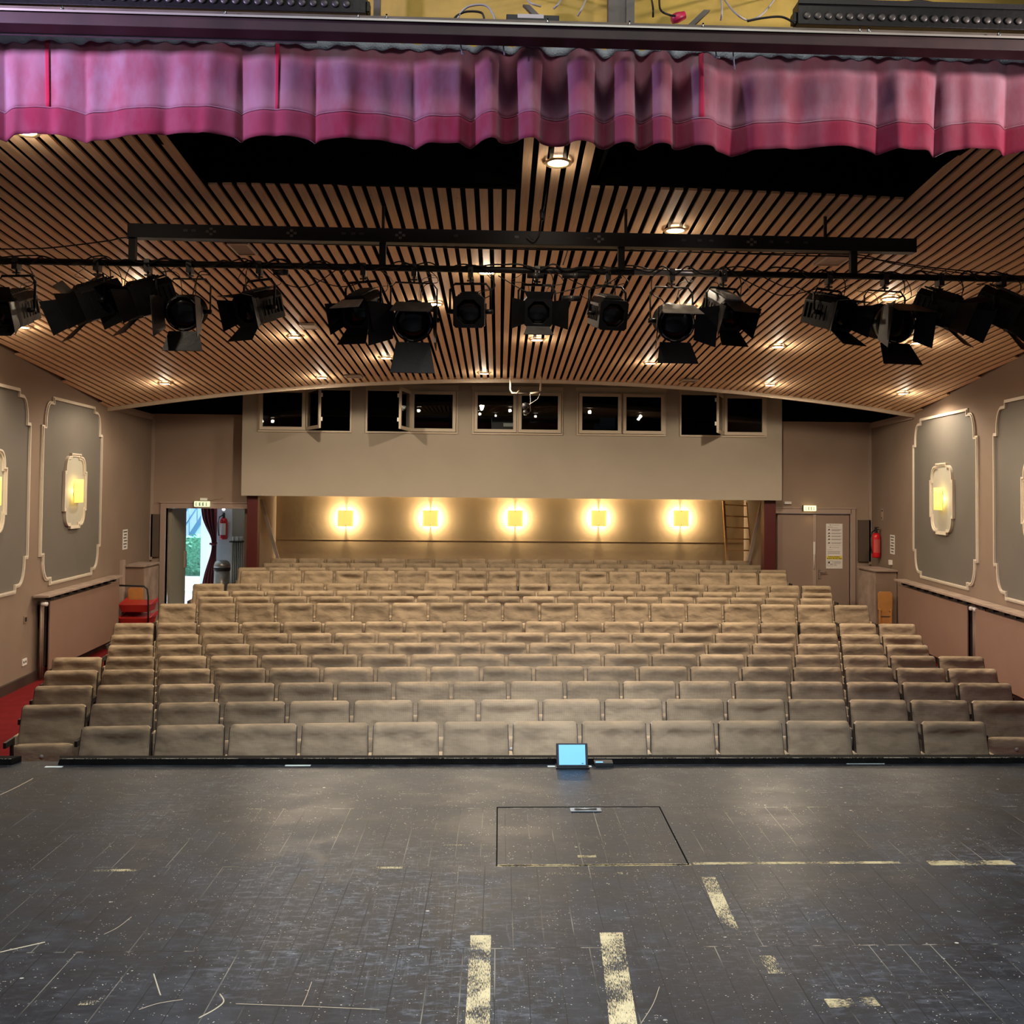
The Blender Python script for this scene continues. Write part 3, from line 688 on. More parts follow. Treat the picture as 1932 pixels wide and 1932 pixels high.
# fire extinguishers
def extinguisher(loc, lab, gauge):
    t = thing('fire_extinguisher', lab, 'fire extinguisher', loc)
    mb = MB(); mb.lathe([(.02, -.005), (.075, 0), (.082, .03), (.082, .40), (.07, .455), (.03, .485)], 28); obj('cylinder', mb, REDE, t)
    mb = MB(); mb.lathe([(.025, .48), (.03, .50), (.022, .53), (.03, .55)], 16); mb.box((-.02, -.09, .545), (.02, .05, .565)); mb.box((-.02, -.08, .585), (.02, .03, .60)); mb.box((-.015, .0, .55), (.015, .03, .60)); obj('valve', mb, BLACK, t)
    mb = MB(); mb.tube([(-.02, 0, .54), (-.09, -.02, .50), (-.12, -.03, .36), (-.115, -.03, .22), (-.095, -.03, .08)], .011); obj('hose', mb, BLACK, t)
    mb = MB(); n = 10; pts = [(.0832*math.cos(a), .0832*math.sin(a)) for a in [(-PI*.80+PI*.55*i/n) for i in range(n+1)]]
    mb.add([(x, y, z) for z in (.10, .36) for x, y in pts], [(i, i+1, n+2+i, n+1+i) for i in range(n)]); obj('label_sheet', mb, PAPER if gauge else mat('ext_print', (.50, .08, .07), .5), t)
    if gauge: pass
e = aY(1653, 1052, 18.35); extinguisher((e.x, 18.35, e.z), 'red fire extinguisher hanging above the right corner cabinet', False)
c0 = aY(1659, 960+560/12, 18.35)
# small signs and switches on the side walls
def onwall(side, y, z, w, h, t_, name, m, lab, cat, extra=None):
    fn = wallf(side); mb = MB(); p = [(y-w/2, 0.0), (y+w/2, 0.0), (y+w/2, t_), (y-w/2, t_)]
    mb.hexa([fn(a, z-h/2, b) for a, b in p], [fn(a, z+h/2, b) for a, b in p]); o = tag(obj(name, mb, m), lab, cat)
    if extra:
        em = MB()
        for (da, db, dz0, dz1) in extra:
            p = [(y+da, t_), (y+db, t_), (y+db, t_+.002), (y+da, t_+.002)]
            em.hexa([fn(a, z+dz0, b) for a, b in p], [fn(a, z+dz1, b) for a, b in p])
        obj('print' if h > .3 else 'detail', em, INK if m is PAPER else BLACK, o)
lines = [(-.10+.03*(k % 2), .10-.02*(k % 3), .13-.055*k, .15-.055*k) for k in range(6)]
onwall('l', 17.45, 1.78, .27, .36, .004, 'notice_sheet', PAPER, 'white paper notice on the left wall near the corner cabinet', 'notice', lines)
onwall('r', 17.63, 1.78, .27, .36, .004, 'notice_sheet', PAPER, 'white paper notice on the right wall beside the extinguisher', 'notice', lines)
onwall('r', 18.25, 2.33, .13, .22, .004, 'hand_sign', TRIMB, 'small outlined hand sign high on the right wall above the extinguisher', 'sign', [(-.05, .05, .06, .09), (-.0, .05, -.09, -.05)])
onwall('r', 17.68, 1.44, .09, .09, .05, 'light_switch', WHITEP, 'white switch on the right wall at the cabinet top', 'switch')
onwall('l', 13.28, .90, .10, .10, .012, 'light_switch', CABIN, 'brown switch plate on the left wall beside the radiator cover', 'switch', [(-.03, .03, -.03, .03)])
onwall('l', 13.28, .32, .14, .09, .012, 'wall_outlet', WHITEP, 'white double socket low on the left wall', 'socket', [(-.045, -.015, -.015, .015), (.015, .045, -.015, .015)])
onwall('l', 16.85, 1.0, .09, .10, .012, 'light_switch', CABIN, 'small brown switch plate above the red booster seats', 'switch', [(-.02, .02, -.03, .03)])

# red booster seats on a black trolley
def boosters():
    bx, by = aY(222, 1150, 16.0).x, 16.0
    bx = LX(16.85)+.45; by = 17.0
    for k, (z, lab) in enumerate(((.57, 'topmost red plastic booster seat of the stack on the left'), (.34, 'second red plastic booster seat in the stack on the left'), (.11, 'lowest red plastic booster seat in the stack on the left'))):
        mb = MB(); w, d, h = .26, .22, .13
        o = [(-w, -d), (w, -d), (w, d), (-w, d)]; s_ = .86
        mb.hexa([(x*s_, y*s_, 0) for x, y in o], [(-w, -d, h), (w, -d, h), (w, d, h+.04), (-w, d, h+.04)])
        for sx in (-1, 1): mb.hexa([(sx*w-.02, -d, h), (sx*w+.02, -d, h), (sx*w+.02, d, h), (sx*w-.02, d, h)], [(sx*w-.01, -d, h+.01), (sx*w+.01, -d, h+.01), (sx*w+.01, d, h+.085), (sx*w-.01, d, h+.085)])
        tag(obj('booster_seat', mb, REDP, None, .01, M4=Matrix.Translation((bx-.06, by, .17+z-.19))), lab, 'booster seat', 'stacked red booster seats')
    t = thing('seat_trolley', 'black tube trolley handle around the red booster seats', 'trolley', (bx, by, .02))
    mb = MB(); mb.tube([(-.35, -.26, .1), (-.35, -.26, .95), (-.30, -.26, 1.0), (.12, -.26, .99), (.18, -.26, .94), (.20, -.26, .80), (.21, -.26, .06)], .016); obj('handle', mb, BLACK, t)
    mb = MB(); mb.box((-.36, -.28, .06), (.24, .24, .10)); obj('base', mb, BLACK, t)
    for sx in (-.32, .18):
        for sy in (-.22, .2): mb = MB(); mb.cyl((sx-.02, sy, .02), (sx+.02, sy, .02), .04); obj('castor', mb, BLACK, t)
boosters()

# ------------------------------------------------------------------ foyer and outside seen through the open door
FY = 21.6
fx0 = aY(401, 1000, FY).x; fx1 = aY(437, 1000, FY).x
mb = MB(); mb.box((fx0-.02, FY, .17), (fx1, FY+.15, 3.0)); struct('wall_foyer', mb, FOYERW)
mb = MB(); mb.box((fx1, FY+.05, .17), (-4.62, FY+.2, 3.0)); struct('wall_foyer.001', mb, FOYERG)
mb = MB(); mb.box((-7.6, BY+.2, 2.75), (-4.6, 24.4, 2.85)); struct('ceiling.004', mb, FOYERW)
gx0 = aY(345, 1000, 24).x; gx1 = aY(379, 1000, 24).x
mb = MB(); mb.box((gx1, 24, .17), (gx1+.55, 24.1, 2.75)); struct('wall_foyer.002', mb, FOYERW)
mb = MB(); mb.box((-8, 24, .17), (gx0-.02, 24.1, 2.75)); mb.box((-7.7, BY+.16, .17), (-7.6, 24, 2.75)); struct('wall_foyer.003', mb, FOYERG)
dl = aY(341, 1000, 23.9).x
# open dark leaf of the exterior door and the swung hall door leaf
mb = MB(); mb.box((gx0-.14, 23.3, .19), (gx0-.02, 23.98, 2.7)); d3 = struct('door_3', mb, mat('dark_door', (.035, .02, .025), .4))
mb = MB(); mb.hexa([(DL0+.01, BY+.13, .19), (DL0+.07, BY+.13, .19), (DL0-.05+.16, BY+.95, .19), (DL0-.11+.16, BY+.95, .19)], [(DL0+.01, BY+.13, DH-.05), (DL0+.07, BY+.13, DH-.05), (DL0-.05+.16, BY+.95, DH-.05), (DL0-.11+.16, BY+.95, DH-.05)])
d4 = struct('door_4', mb, mat('door_leaf_olive', (.30, .27, .20), .6))
hm = MB(); hm.box((DL0+.09, BY+.84, 1.08), (DL0+.14, BY+.93, 1.42)); obj('door_handle', hm, TRIMB, d4)
# drape
def drape():
    t = thing('door_curtain', 'burgundy curtain tied back beside the glass door in the foyer', 'curtain', (aY(400, 1000, 21.9).x, 21.3, .2))
    xa = aY(379, 960, 21.3).x-t.location.x; xb = aY(409, 960, 21.3).x-t.location.x
    mb = MB()
    def f(u, v):
        z = 2.45*v+.05; k = 1-.72*math.exp(-((z-1.30)/.42)**2) if z > 1.3 else 1-.72*math.exp(-((z-1.30)/.62)**2)
        xr = xb; xc = xr-(xr-xa)*k*(1 if z > 1.3 else .9)
        x = xc+(xr-xc)*u; return (x, .05*math.sin(u*26)*(.4+.6*k), z)
    mb.grid(f, 60, 40); obj('curtain_cloth', mb, DRAPE, t, solid=.006)
    mb = MB(); mb.tube([(xb-.12, -.07, 1.30), (xb-.04, -.08, 1.27), (xb+.02, -.03, 1.32)], .025); obj('tieback', mb, DRAPE, t)
drape()
e = aY(419, 1018, 21.4); extinguisher((e.x, 21.512, e.z), 'red fire extinguisher with white label on the white foyer wall', True)
def bin_():
    c = aY(419, 1080, 20.6); t = thing('waste_bin', 'round steel waste bin with domed lid in the foyer', 'waste bin', (c.x, 20.6, .17))
    mb = MB(); mb.lathe([(.15, 0), (.165, .02), (.165, .80)], 28); obj('bin_body', mb, STEEL, t)
    mb = MB(); mb.lathe([(.175, .80), (.175, .86)], 28); obj('rim', mb, BLACK, t)
    mb = MB(); mb.lathe([(.175, .86), (.17, .92), (.14, .98), (.08, 1.01), (.01, 1.015)], 28); obj('lid', mb, STEEL, t)
bin_()
def foyer_rad():
    a = aY(437, 1030, 21.3); b = aY(457, 1030, 21.3); t = thing('foyer_radiator', 'grey ribbed radiator in the foyer under a dark shelf', 'radiator', (a.x, 21.3, .172))
    w = b.x-a.x
    for k in range(6): mb = MB(); mb.box((w*k/6+.004, 0, 0), (w*(k+1)/6-.008, .12, 1.35)); obj('column', mb, FOYERG, t, .01)
    mb = MB(); mb.box((-.05, -.03, 1.352), (w+.02, .32, 1.38)); tag(obj('shelf', mb, BLACK, None, M4=Matrix.Translation(t.location)), 'dark shelf with glasses above the foyer radiator', 'shelf')
    for k in range(5):
        mb = MB(); mb.lathe([(.018, 0), (.026, .10)], 12, cap=False); tag(obj('drinking_glass', mb, GLASSW, None, M4=Matrix.Translation(t.location+Vector((.02+w*k/5, .05+  .03*(k % 2), 1.382)))), 'clear drinking glass on the dark foyer shelf', 'glass', 'glasses on the foyer shelf')
foyer_rad()
c = aY(422, 961, 21.2); mb = MB(); mb.lathe([(.005, -.03), (.03, -.015), (.035, 0), (.02, .03)], 14); mb.cyl((0, 0, .03), (0, 0, 2.75-c.z), .006, 6); tag(obj('spot_bulb', mb, emis('foyer_bulb', (1, .97, .9), 6), None, M4=Matrix.Translation(c)), 'bright small lamp above the foyer extinguisher', 'lamp')
# outside
mb = MB(); mb.box((-9.5, 27, -.2), (-3, 40, .10)); mb.box((-9.5, 24.1, -.2), (-3, 27, .12)); struct('floor.004', mb, PAVE)
def hedge():
    mb = MB(); rnd = random.Random(3)
    for k in range(1500):
        x = rnd.uniform(-9.4, -5.4); y = 29+rnd.uniform(-.35, .5); z = rnd.uniform(.15, 1.30); s = rnd.uniform(.05, .11)
        a = Euler((rnd.uniform(-1, 1), rnd.uniform(-1, 1), rnd.uniform(0, 6))).to_matrix().to_4x4()
        mb.add([(-s, 0, 0), (0, -s*.5, 0), (s, 0, .01), (0, s*.5, 0)], [(0, 1, 2, 3)], mat=Matrix.Translation((x, y, z)) @ a)
    mb.box((-9.4, 29, .1), (-5.4, 29.5, 1.22)); tag(obj('hedge', mb, GREENB), 'green hedge outside the glass door', 'hedge')
hedge()
def stair():
    t = thing('outdoor_staircase', 'blue outdoor staircase above the hedge, seen through the glass door', 'staircase', (-8, 31, 0))
    a = aY(346, 1040, 31)-t.location; b = aY(382, 985, 31)-t.location; d = (b-a).normalized()
    a = a-d*2; b = b+d*2
    mb = MB(); mb.hexa([a, a+Vector((0, .1, 0)), b+Vector((0, .1, 0)), b], [a+Vector((0, 0, .3)), a+Vector((0, .1, .3)), b+Vector((0, .1, .3)), b+Vector((0, 0, .3))]); obj('stringer', mb, mat('stair_blue', (.10, .24, .42), .5), t)
    mb = MB()
    for k in range(2): h_ = Vector((0, 0, .75+.45*k)); mb.cyl(a+h_, b+h_, .025)
    for k in range(12): p = a.lerp(b, k/11); mb.cyl(p+Vector((0, 0, .3)), p+Vector((0, 0, 1.2)), .015)
    obj('railing', mb, mat('stair_rail_blue', (.12, .28, .48), .5), t)
stair()
mb = MB(); mb.box((-12, 34, -.2), (-2, 34.2, 7)); struct('wall_outside', mb, SKYBL)
# glass door leaf
mb = MB(); mb.box((gx0, 24.03, .2), (gx1, 24.04, 2.7)); o = struct('door_5', mb, GLASS)

# ------------------------------------------------------------------ ceiling fittings
def onceil(px, py):
    d = ray(px, py); Y = 8.
    for _ in range(60):
        Y2 = Y
        z = zceil(d.x*Y, Y)-CZ-.03; Yn = z/d.z; Y = .5*Y+.5*Yn
        Y = min(max(Y, 6), 16.6)
    return Vector((d.x*Y, Y, zceil(d.x*Y, Y)-.03))
dl = [
 (46, 250, 'large lit downlight under the left end of the velvet valance', 1.0),
 (1053, 310, 'lit downlight on the slat strip between the two black openings', 1.0),
 (1274, 437, 'lit downlight just above the black beam, right of centre', 1.0),
 (918, 516, 'lit downlight seen across the lamp pipe near the middle', 1.0),
 (820, 576, 'lit downlight peeping out behind the large round lamp left of centre', 1.0),
 (262, 540, 'dimly seen downlight behind the second pair of left lamps', .8),
 (42, 619, 'lit downlight seen between the barn doors of the leftmost lamp', 1.0),
 (556, 638, 'lit downlight below the pale hatch, left of the black lamps', 1.0),
 (728, 677, 'lit downlight under the lamp with a silvery top door', 1.0),
 (913, 706, 'lit downlight at the ceiling edge over the middle booth window', 1.0),
 (607, 714, 'lit downlight at the ceiling edge over the leftmost booth window', 1.0),
 (311, 725, 'lit downlight near the left wall at the ceiling edge', 1.0),
 (1013, 643, 'yellowish lit downlight under the lamp hanging in the centre', 1.0),
 (1297, 583, 'lit downlight right behind the silver topped round lamp', 1.0),
 (1227, 687, 'lit downlight below the silver topped round lamp', 1.0),
 (1468, 656, 'lit downlight on open slats between the right lamp groups', 1.0),
 (1453, 728, 'lit downlight at the ceiling edge over the rightmost booth window', 1.0),
 (1704, 744, 'lit downlight near the right wall at the ceiling edge', 1.0),
 (1732, 649, 'lit downlight below the barn doors of the right lamps', 1.0),
 (1679, 566, 'lit downlight peeping over the round lamp on the right', 1.0)]
can = MB(); can.lathe([(.065, .024), (.065, .16), (.03, .20)], 20)
rim = MB(); rim.lathe([(.080, .004), (.100, .0), (.105, .012), (.084, .026), (.078, .022)], 28, cap=False)
disc = MB(); disc.lathe([(.001, .002), (.079, .010)], 28, cap=False)
mc, mr, md = can.mesh('lamp_can', IRON_GREY), rim.mesh('rim', BRASS), disc.mesh('lit_lens', BULB)
for px, py, lab, k in dl:
    p = onceil(px, py); t = thing('ceiling_downlight', lab, 'downlight', p, group='ceiling downlights')
    link('lamp_can', mc, t); link('rim', mr, t); link('lit_lens', md, t)
    e = (115 if p.y > 12.5 else 165 if p.y > 9 else 36)*k
    spot('downlight_beam', (0, 0, -.03), (0, 0, -3), e, WARM, 173 if p.y > 15.3 else 160 if p.y > 12.5 else 136, .12 if p.y > 15.3 else .35 if p.y > 12.5 else .7, .05, t)
    l = bpy.data.lights.new('slat_fill_light', 'POINT'); l.energy = (4.8 if p.y > 9 else 1.8)*k; l.color = WARM; l.shadow_soft_size = .04  # extra point light added below each lens to brighten the slats
    lo = bpy.data.objects.new('slat_fill_light', l); COL.objects.link(lo); lo.parent = t; lo.location = (0, 0, -.09)
# hatches and grilles
def hatch(px, py, w, d, lab, cat, m, rim_=True):
    p = onceil(px, py); t = thing('ceiling_hatch' if cat == 'hatch' else 'ceiling_grille', lab, cat, p+Vector((0, 0, .018)))
    mb = MB(); mb.box((-w/2, -d/2, -.012), (w/2, d/2, .01)); obj('panel', mb, m, t)
    mb = MB(); mb.ring([(-w/2, -d/2), (w/2, -d/2), (w/2, d/2), (-w/2, d/2)], [(-w/2+.02, -d/2+.02), (w/2-.02, -d/2+.02), (w/2-.02, d/2-.02), (-w/2+.02, d/2-.02)], lambda u, v, w_: (u, v, w_), -.018, -.011); obj('frame', mb, WINF, t)
hatch(458, 472, .20, .42, 'pale rectangular hatch in the ceiling above the left lamp pipe', 'hatch', CABIN)
hatch(583, 618, .20, .34, 'small pale hatch in the ceiling right of the fifth lamp', 'hatch', WINF)
hatch(1572, 494, .26, .36, 'pale rectangular hatch in the ceiling behind the right drop bar', 'hatch', CABDOOR)
hatch(667, 712, .28, .30, 'small wooden grille at the ceiling edge left of centre', 'grille', CABIN)
hatch(1300, 720, .28, .30, 'small wooden grille at the ceiling edge right of centre', 'grille', CABIN)
# projector bracket
def bracket():
    Y = 16.1; a = aY(963, 690, Y); t = thing('ceiling_bracket', 'cream tube bracket hanging from the ceiling before the middle booth window', 'bracket', a)
    q = lambda x, y: aY(x, y, Y)-a
    mb = MB(); mb.tube([q(963, 692), q(963, 735), q(966, 741), q(975, 742), q(979, 738), q(979, 733)], .016); mb.tube([q(1000, 742), q(1014, 741), q(1020, 737), q(1020, 700), q(1017, 680)], .016); obj('tube', mb, WINF, t)
    mb = MB(); mb.tube([q(976, 742), q(1002, 742)], .010); obj('crossbar', mb, BASEB, t)
    t2 = thing('bracket_camera', 'small black camera with white clips hanging under the cream tube bracket', 'camera', aY(991, 775, Y))
    q2 = lambda x, y: aY(x, y, Y)-t2.location
    mb = MB(); mb.cyl(q2(991, 766)-Vector((0, .06, 0)), q2(991, 766)+Vector((0, .08, 0)), .055, 18); mb.cyl(q2(991, 778)-Vector((0, .04, 0)), q2(991, 778)+Vector((0, .04, 0)), .04, 18); obj('body', mb, BLACK, t2)
    mb = MB(); mb.tube([q2(986.5, 769), q2(986.5, 762), q2(996, 762), q2(996, 769)], .010); mb.tube([q2(988.5, 780), q2(989, 783), q2(993, 783), q2(994, 780)], .007); obj('clip', mb, WHITEP, t2)
    mb = MB(); mb.tube([q2(1000, 743), q2(1001, 755), q2(1000, 765), q2(1001, 775), q2(997, 780), q2(993, 781)], .004); mb.tube([q2(1019, 743), q2(1014, 753), q2(1005, 759), q2(998, 763)], .005); obj('cable', mb, CABLEG, t2)
bracket()

# ------------------------------------------------------------------ beam, lamp pipe, cables
BYY = 8.0
a = aY(240, 434, BYY); b = aY(1730, 463, BYY); zb0, zb1 = aY(966, 461, BYY).z, aY(966, 435, BYY).z
t = thing('lighting_beam', 'long black beam hanging under the slatted ceiling above the lamp pipe', 'beam', (a.x, BYY, zb0))
mb = MB(); mb.box((0, 0, 0), (b.x-a.x, .10, zb1-zb0)); obj('beam_body', mb, BLACK, t, .003)
mb = MB()
for px in (398, 550, 755, 1130, 1418):
    c = aY(px, 452, BYY)-t.location; c.z = (zb1-zb0)/2
    for dx, dz in ((-.03, 0), (.03, 0), (0, .022), (0, -.022)): mb.box((c.x+dx-.013, -.004, c.z+dz-.010), (c.x+dx+.013, -.0005, c.z+dz+.010))
obj('clover_emblem', mb, mat('emblem_grey', (.20, .17, .14), .7), t)
mb = MB()
for px in (350, 365, 648, 666, 682, 860, 975, 1110, 1290, 1320, 1342, 1455, 1485, 1520): c = aY(px, 452, BYY)-t.location; mb.box((c.x-.018, -.003, .055), (c.x+.018, -.0005, .075))
obj('sticker', mb, IRON_GREY, t)
for px in (722, 1182, 1560):
    c = aY(px, 430, BYY).x-t.location.x; zt = zceil(c+t.location.x, BYY+.05)-zb0-.0; mb = MB(); mb.box((c-.012, .03, zb1-zb0), (c+.012, .05, zt)); obj('hanger', mb, BLACK, t)
PZ = aY(966, 507, BYY).z+.0; PR = .028
t = thing('lamp_pipe', 'long black scaffold pipe that carries the stage lamps', 'pipe', (0, BYY+.05, PZ))
mb = MB(); mb.cyl((-4.6, 0, 0), (5.4, 0, 0), PR, 16); obj('pipe_tube', mb, BLACK, t)
mb = MB(); x0 = aY(1196, 513, BYY+.05).x; x1 = aY(1356, 515, BYY+.05).x; mb.cyl((x0, 0, .002), (x1, 0, .002), PR+.002, 16); obj('bare_sleeve', mb, STEEL, t)
for px in (250, 722, 1172, 1610):
    c = aY(px, 480, BYY+.05).x; mb = MB(); mb.box((c-.028, -.02, .0), (c+.028, .03, zb0-PZ+.001)); obj('drop_bar', mb, BLACK, t)

# stage lamps -------------------------------------------------------------
def rotm(yaw, tilt): return Matrix.Rotation(rad(yaw), 4, 'Z') @ Matrix.Rotation(rad(tilt), 4, 'X')
def door(mb, R_, side, w, L, ang, z=0, off=.0):
    """hinged flap at the front rim; lens axis is -Y. side in 't','b','l','r'; ang = opening from the axis"""
    k = {'t': 0, 'r': 1, 'b': 2, 'l': 3}[side]
    F = Matrix.Rotation(-PI/2*k, 4, 'Y')          # rotates +Z edge to the side (t->r->b->l)
    c, s = math.cos(rad(ang)), math.sin(rad(ang))
    p = [(-w/2, 0, 0), (w/2, 0, 0), (w*.66, -L*c, L*s), (-w*.66, -L*c, L*s)]
    vs = []
    for th in (0, .004): vs += [tuple(F @ Vector((x, y, z_+R_+th))) for x, y, z_ in p]
    mb.add(vs, [(0, 3, 2, 1), (4, 5, 6, 7), (0, 1, 5, 4), (1, 2, 6, 5), (2, 3, 7, 6), (3, 0, 4, 7)])
def stage_lamp(px, py, kind, yaw, tilt, lab, doors=(), sc=1., body=None, topm=None, doorm=None, y0=None):
    c = aY(px, py, BYY+.02); X = c.x; top = PZ
    t = thing('stage_lamp', lab, 'stage lamp', (X, BYY+.05, PZ), group='stage lamps on the pipe')
    zc_ = c.z-PZ; Rm = Matrix.Translation((0, -.03, zc_)) @ rotm(yaw, tilt) @ Matrix.Scale(sc, 4)
    body = body or IRON; topm = topm or body; doorm = doorm or IRON
    w = .125
    # clamp
    mb = MB(); mb.box((-.022, -.045, -.075), (.022, .045, .03)); mb.cyl((0, 0, -.07), (0, 0, -.13), .009, 8); mb.box((-.03, -.012, -.105), (.03, .012, -.093)); mb.cyl((0, -.05, -.02), (0, -.085, -.02), .008, 8); obj('clamp', mb, IRON_GREY, t)
    # yoke
    yw = (.165 if kind != 'fresnel' else .175)*sc; Ym = Matrix.Rotation(rad(yaw), 4, 'Z'); mb = MB(); z0 = -.125; z1 = zc_+.0
    q = [(-yw, 0, z1), (-yw, 0, z0-.05), (-yw+.04, 0, z0), (yw-.04, 0, z0), (yw, 0, z0-.05), (yw, 0, z1)]
    mb.tube([Ym @ Vector(v) + Vector((0, -.0, 0)) for v in q], .008 if kind == 'fresnel' else .011, 6); obj('yoke', mb, IRON_GREY if kind == 'fresnel' else IRON, t)
    for s_ in (-1, 1): mb = MB(); mb.cyl((s_*(yw/sc-.05), 0, 0), (s_*(yw/sc+.02), 0, 0), .02, 12); obj('knob', mb, IRON, t, M4=Rm)
    if kind == 'fresnel':
        mb = MB(); A = Matrix.Rotation(PI/2, 4, 'X')     # z -> -y
        mb.lathe([(.06, -.20), (.10, -.19), (.115, -.14), (.125, .0), (.125, .05), (.145, .06), (.15, .10), (.15, .115)], 32, A, cap=True)
        for k in range(5): mb.lathe([(.128, -.12+.03*k), (.136, -.115+.03*k), (.128, -.11+.03*k)], 32, A, cap=False)
        obj('housing', mb, body, t, M4=Rm)
        mb = MB(); mb.lathe([(.15, .116), (.15, .15), (.128, .155), (.122, .12)], 32, A, cap=False); obj('front_ring', mb, IRON, t, M4=Rm)
        mb = MB()
        for k in range(10):
            if k % 3 == 2: continue
            a0 = 2*PI*k/10; pts = [(.137*math.cos(a0+i*.07), .137*math.sin(a0+i*.07)) for i in range(6)]
            mb.add([(x*1.0, -.1565, z) for x, z in pts]+[(x*.965, -.1565, z*.965) for x, z in pts], [(i, i+1, 7+i, 6+i) for i in range(5)])
        obj('rim_slots', mb, IRON_PALE, t, M4=Rm)
        mb = MB(); mb.lathe([(.122, .122), (.10, .137), (.06, .147), (.02, .150), (.001, .1505)], 28, A, cap=False); obj('lens', mb, LENS, t, M4=Rm)
        R_ = .152; fy = -.15; dw = .25
        if topm is not body: mb = MB(); mb.lathe([(.128, -.10), (.132, .0), (.128, .06)], 28, A, cap=False); 
    else:
        w = .118; L0, L1 = .20, -.15
        mb = MB(); prof = [(-w, -w), (w, -w), (w*1.02, w*.75), (w*.72, w*1.18), (-w*.72, w*1.18), (-w*1.02, w*.75)]
        mb.prism(prof, lambda u, v, q: (u, q, v), L0*.35, L1+.04); mb.prism([(x*.93, z*.93) for x, z in prof], lambda u, v, q: (u, q, v), L0, L0*.35); 
        for k in range(6): yy = L0-.04-.045*k; mb.box((-w*1.06, yy, -w*.5), (w*1.06, yy+.012, w*.55))
        obj('housing', mb, body, t, .004, M4=Rm)
        mb = MB(); mb.box((-w*.62, -.10, w*1.18), (w*.62, L0-.02, w*1.18+.012))
        for k in range(7): yy = -.09+.035*k; mb.box((-w*.5, yy, w*1.18+.012), (w*.5, yy+.018, w*1.18+.022))
        obj('vent_lid', mb, topm, t, .002, M4=Rm)
        mb = MB(); fr = .125; r_ = [(fr-.02, -fr), (fr, -fr+.02), (fr, fr-.02), (fr-.02, fr), (-fr+.02, fr), (-fr, fr-.02), (-fr, -fr+.02), (-fr+.02, -fr)]
        K = 8; inn = [(.098*math.cos(-PI/2+PI/8+2*PI*i/8)*1.06, .098*math.sin(-PI/2+PI/8+2*PI*i/8)*1.06) for i in range(8)]
        mb.ring(r_, inn, lambda u, v, q: (u, q, v), L1+.04, L1); obj('front_ring', mb, IRON, t, .003, M4=Rm)
        A = Matrix.Rotation(PI/2, 4, 'X'); mb = MB(); mb.lathe([(.105, .112), (.085, .128), (.05, .140), (.001, .145)], 28, A, cap=False); obj('lens', mb, LENS, t, M4=Rm)
        R_ = .125; fy = L1; dw = .20
    for sd, a0, L, mm in doors:
        mb = MB(); door(mb, R_-.005, sd, dw, L, a0); obj('barn_door', mb, {'k': IRON, 's': IRON_PALE, 'g': IRON_GREY}[mm], t, M4=Rm @ Matrix.Translation((0, fy, 0)))
    return t

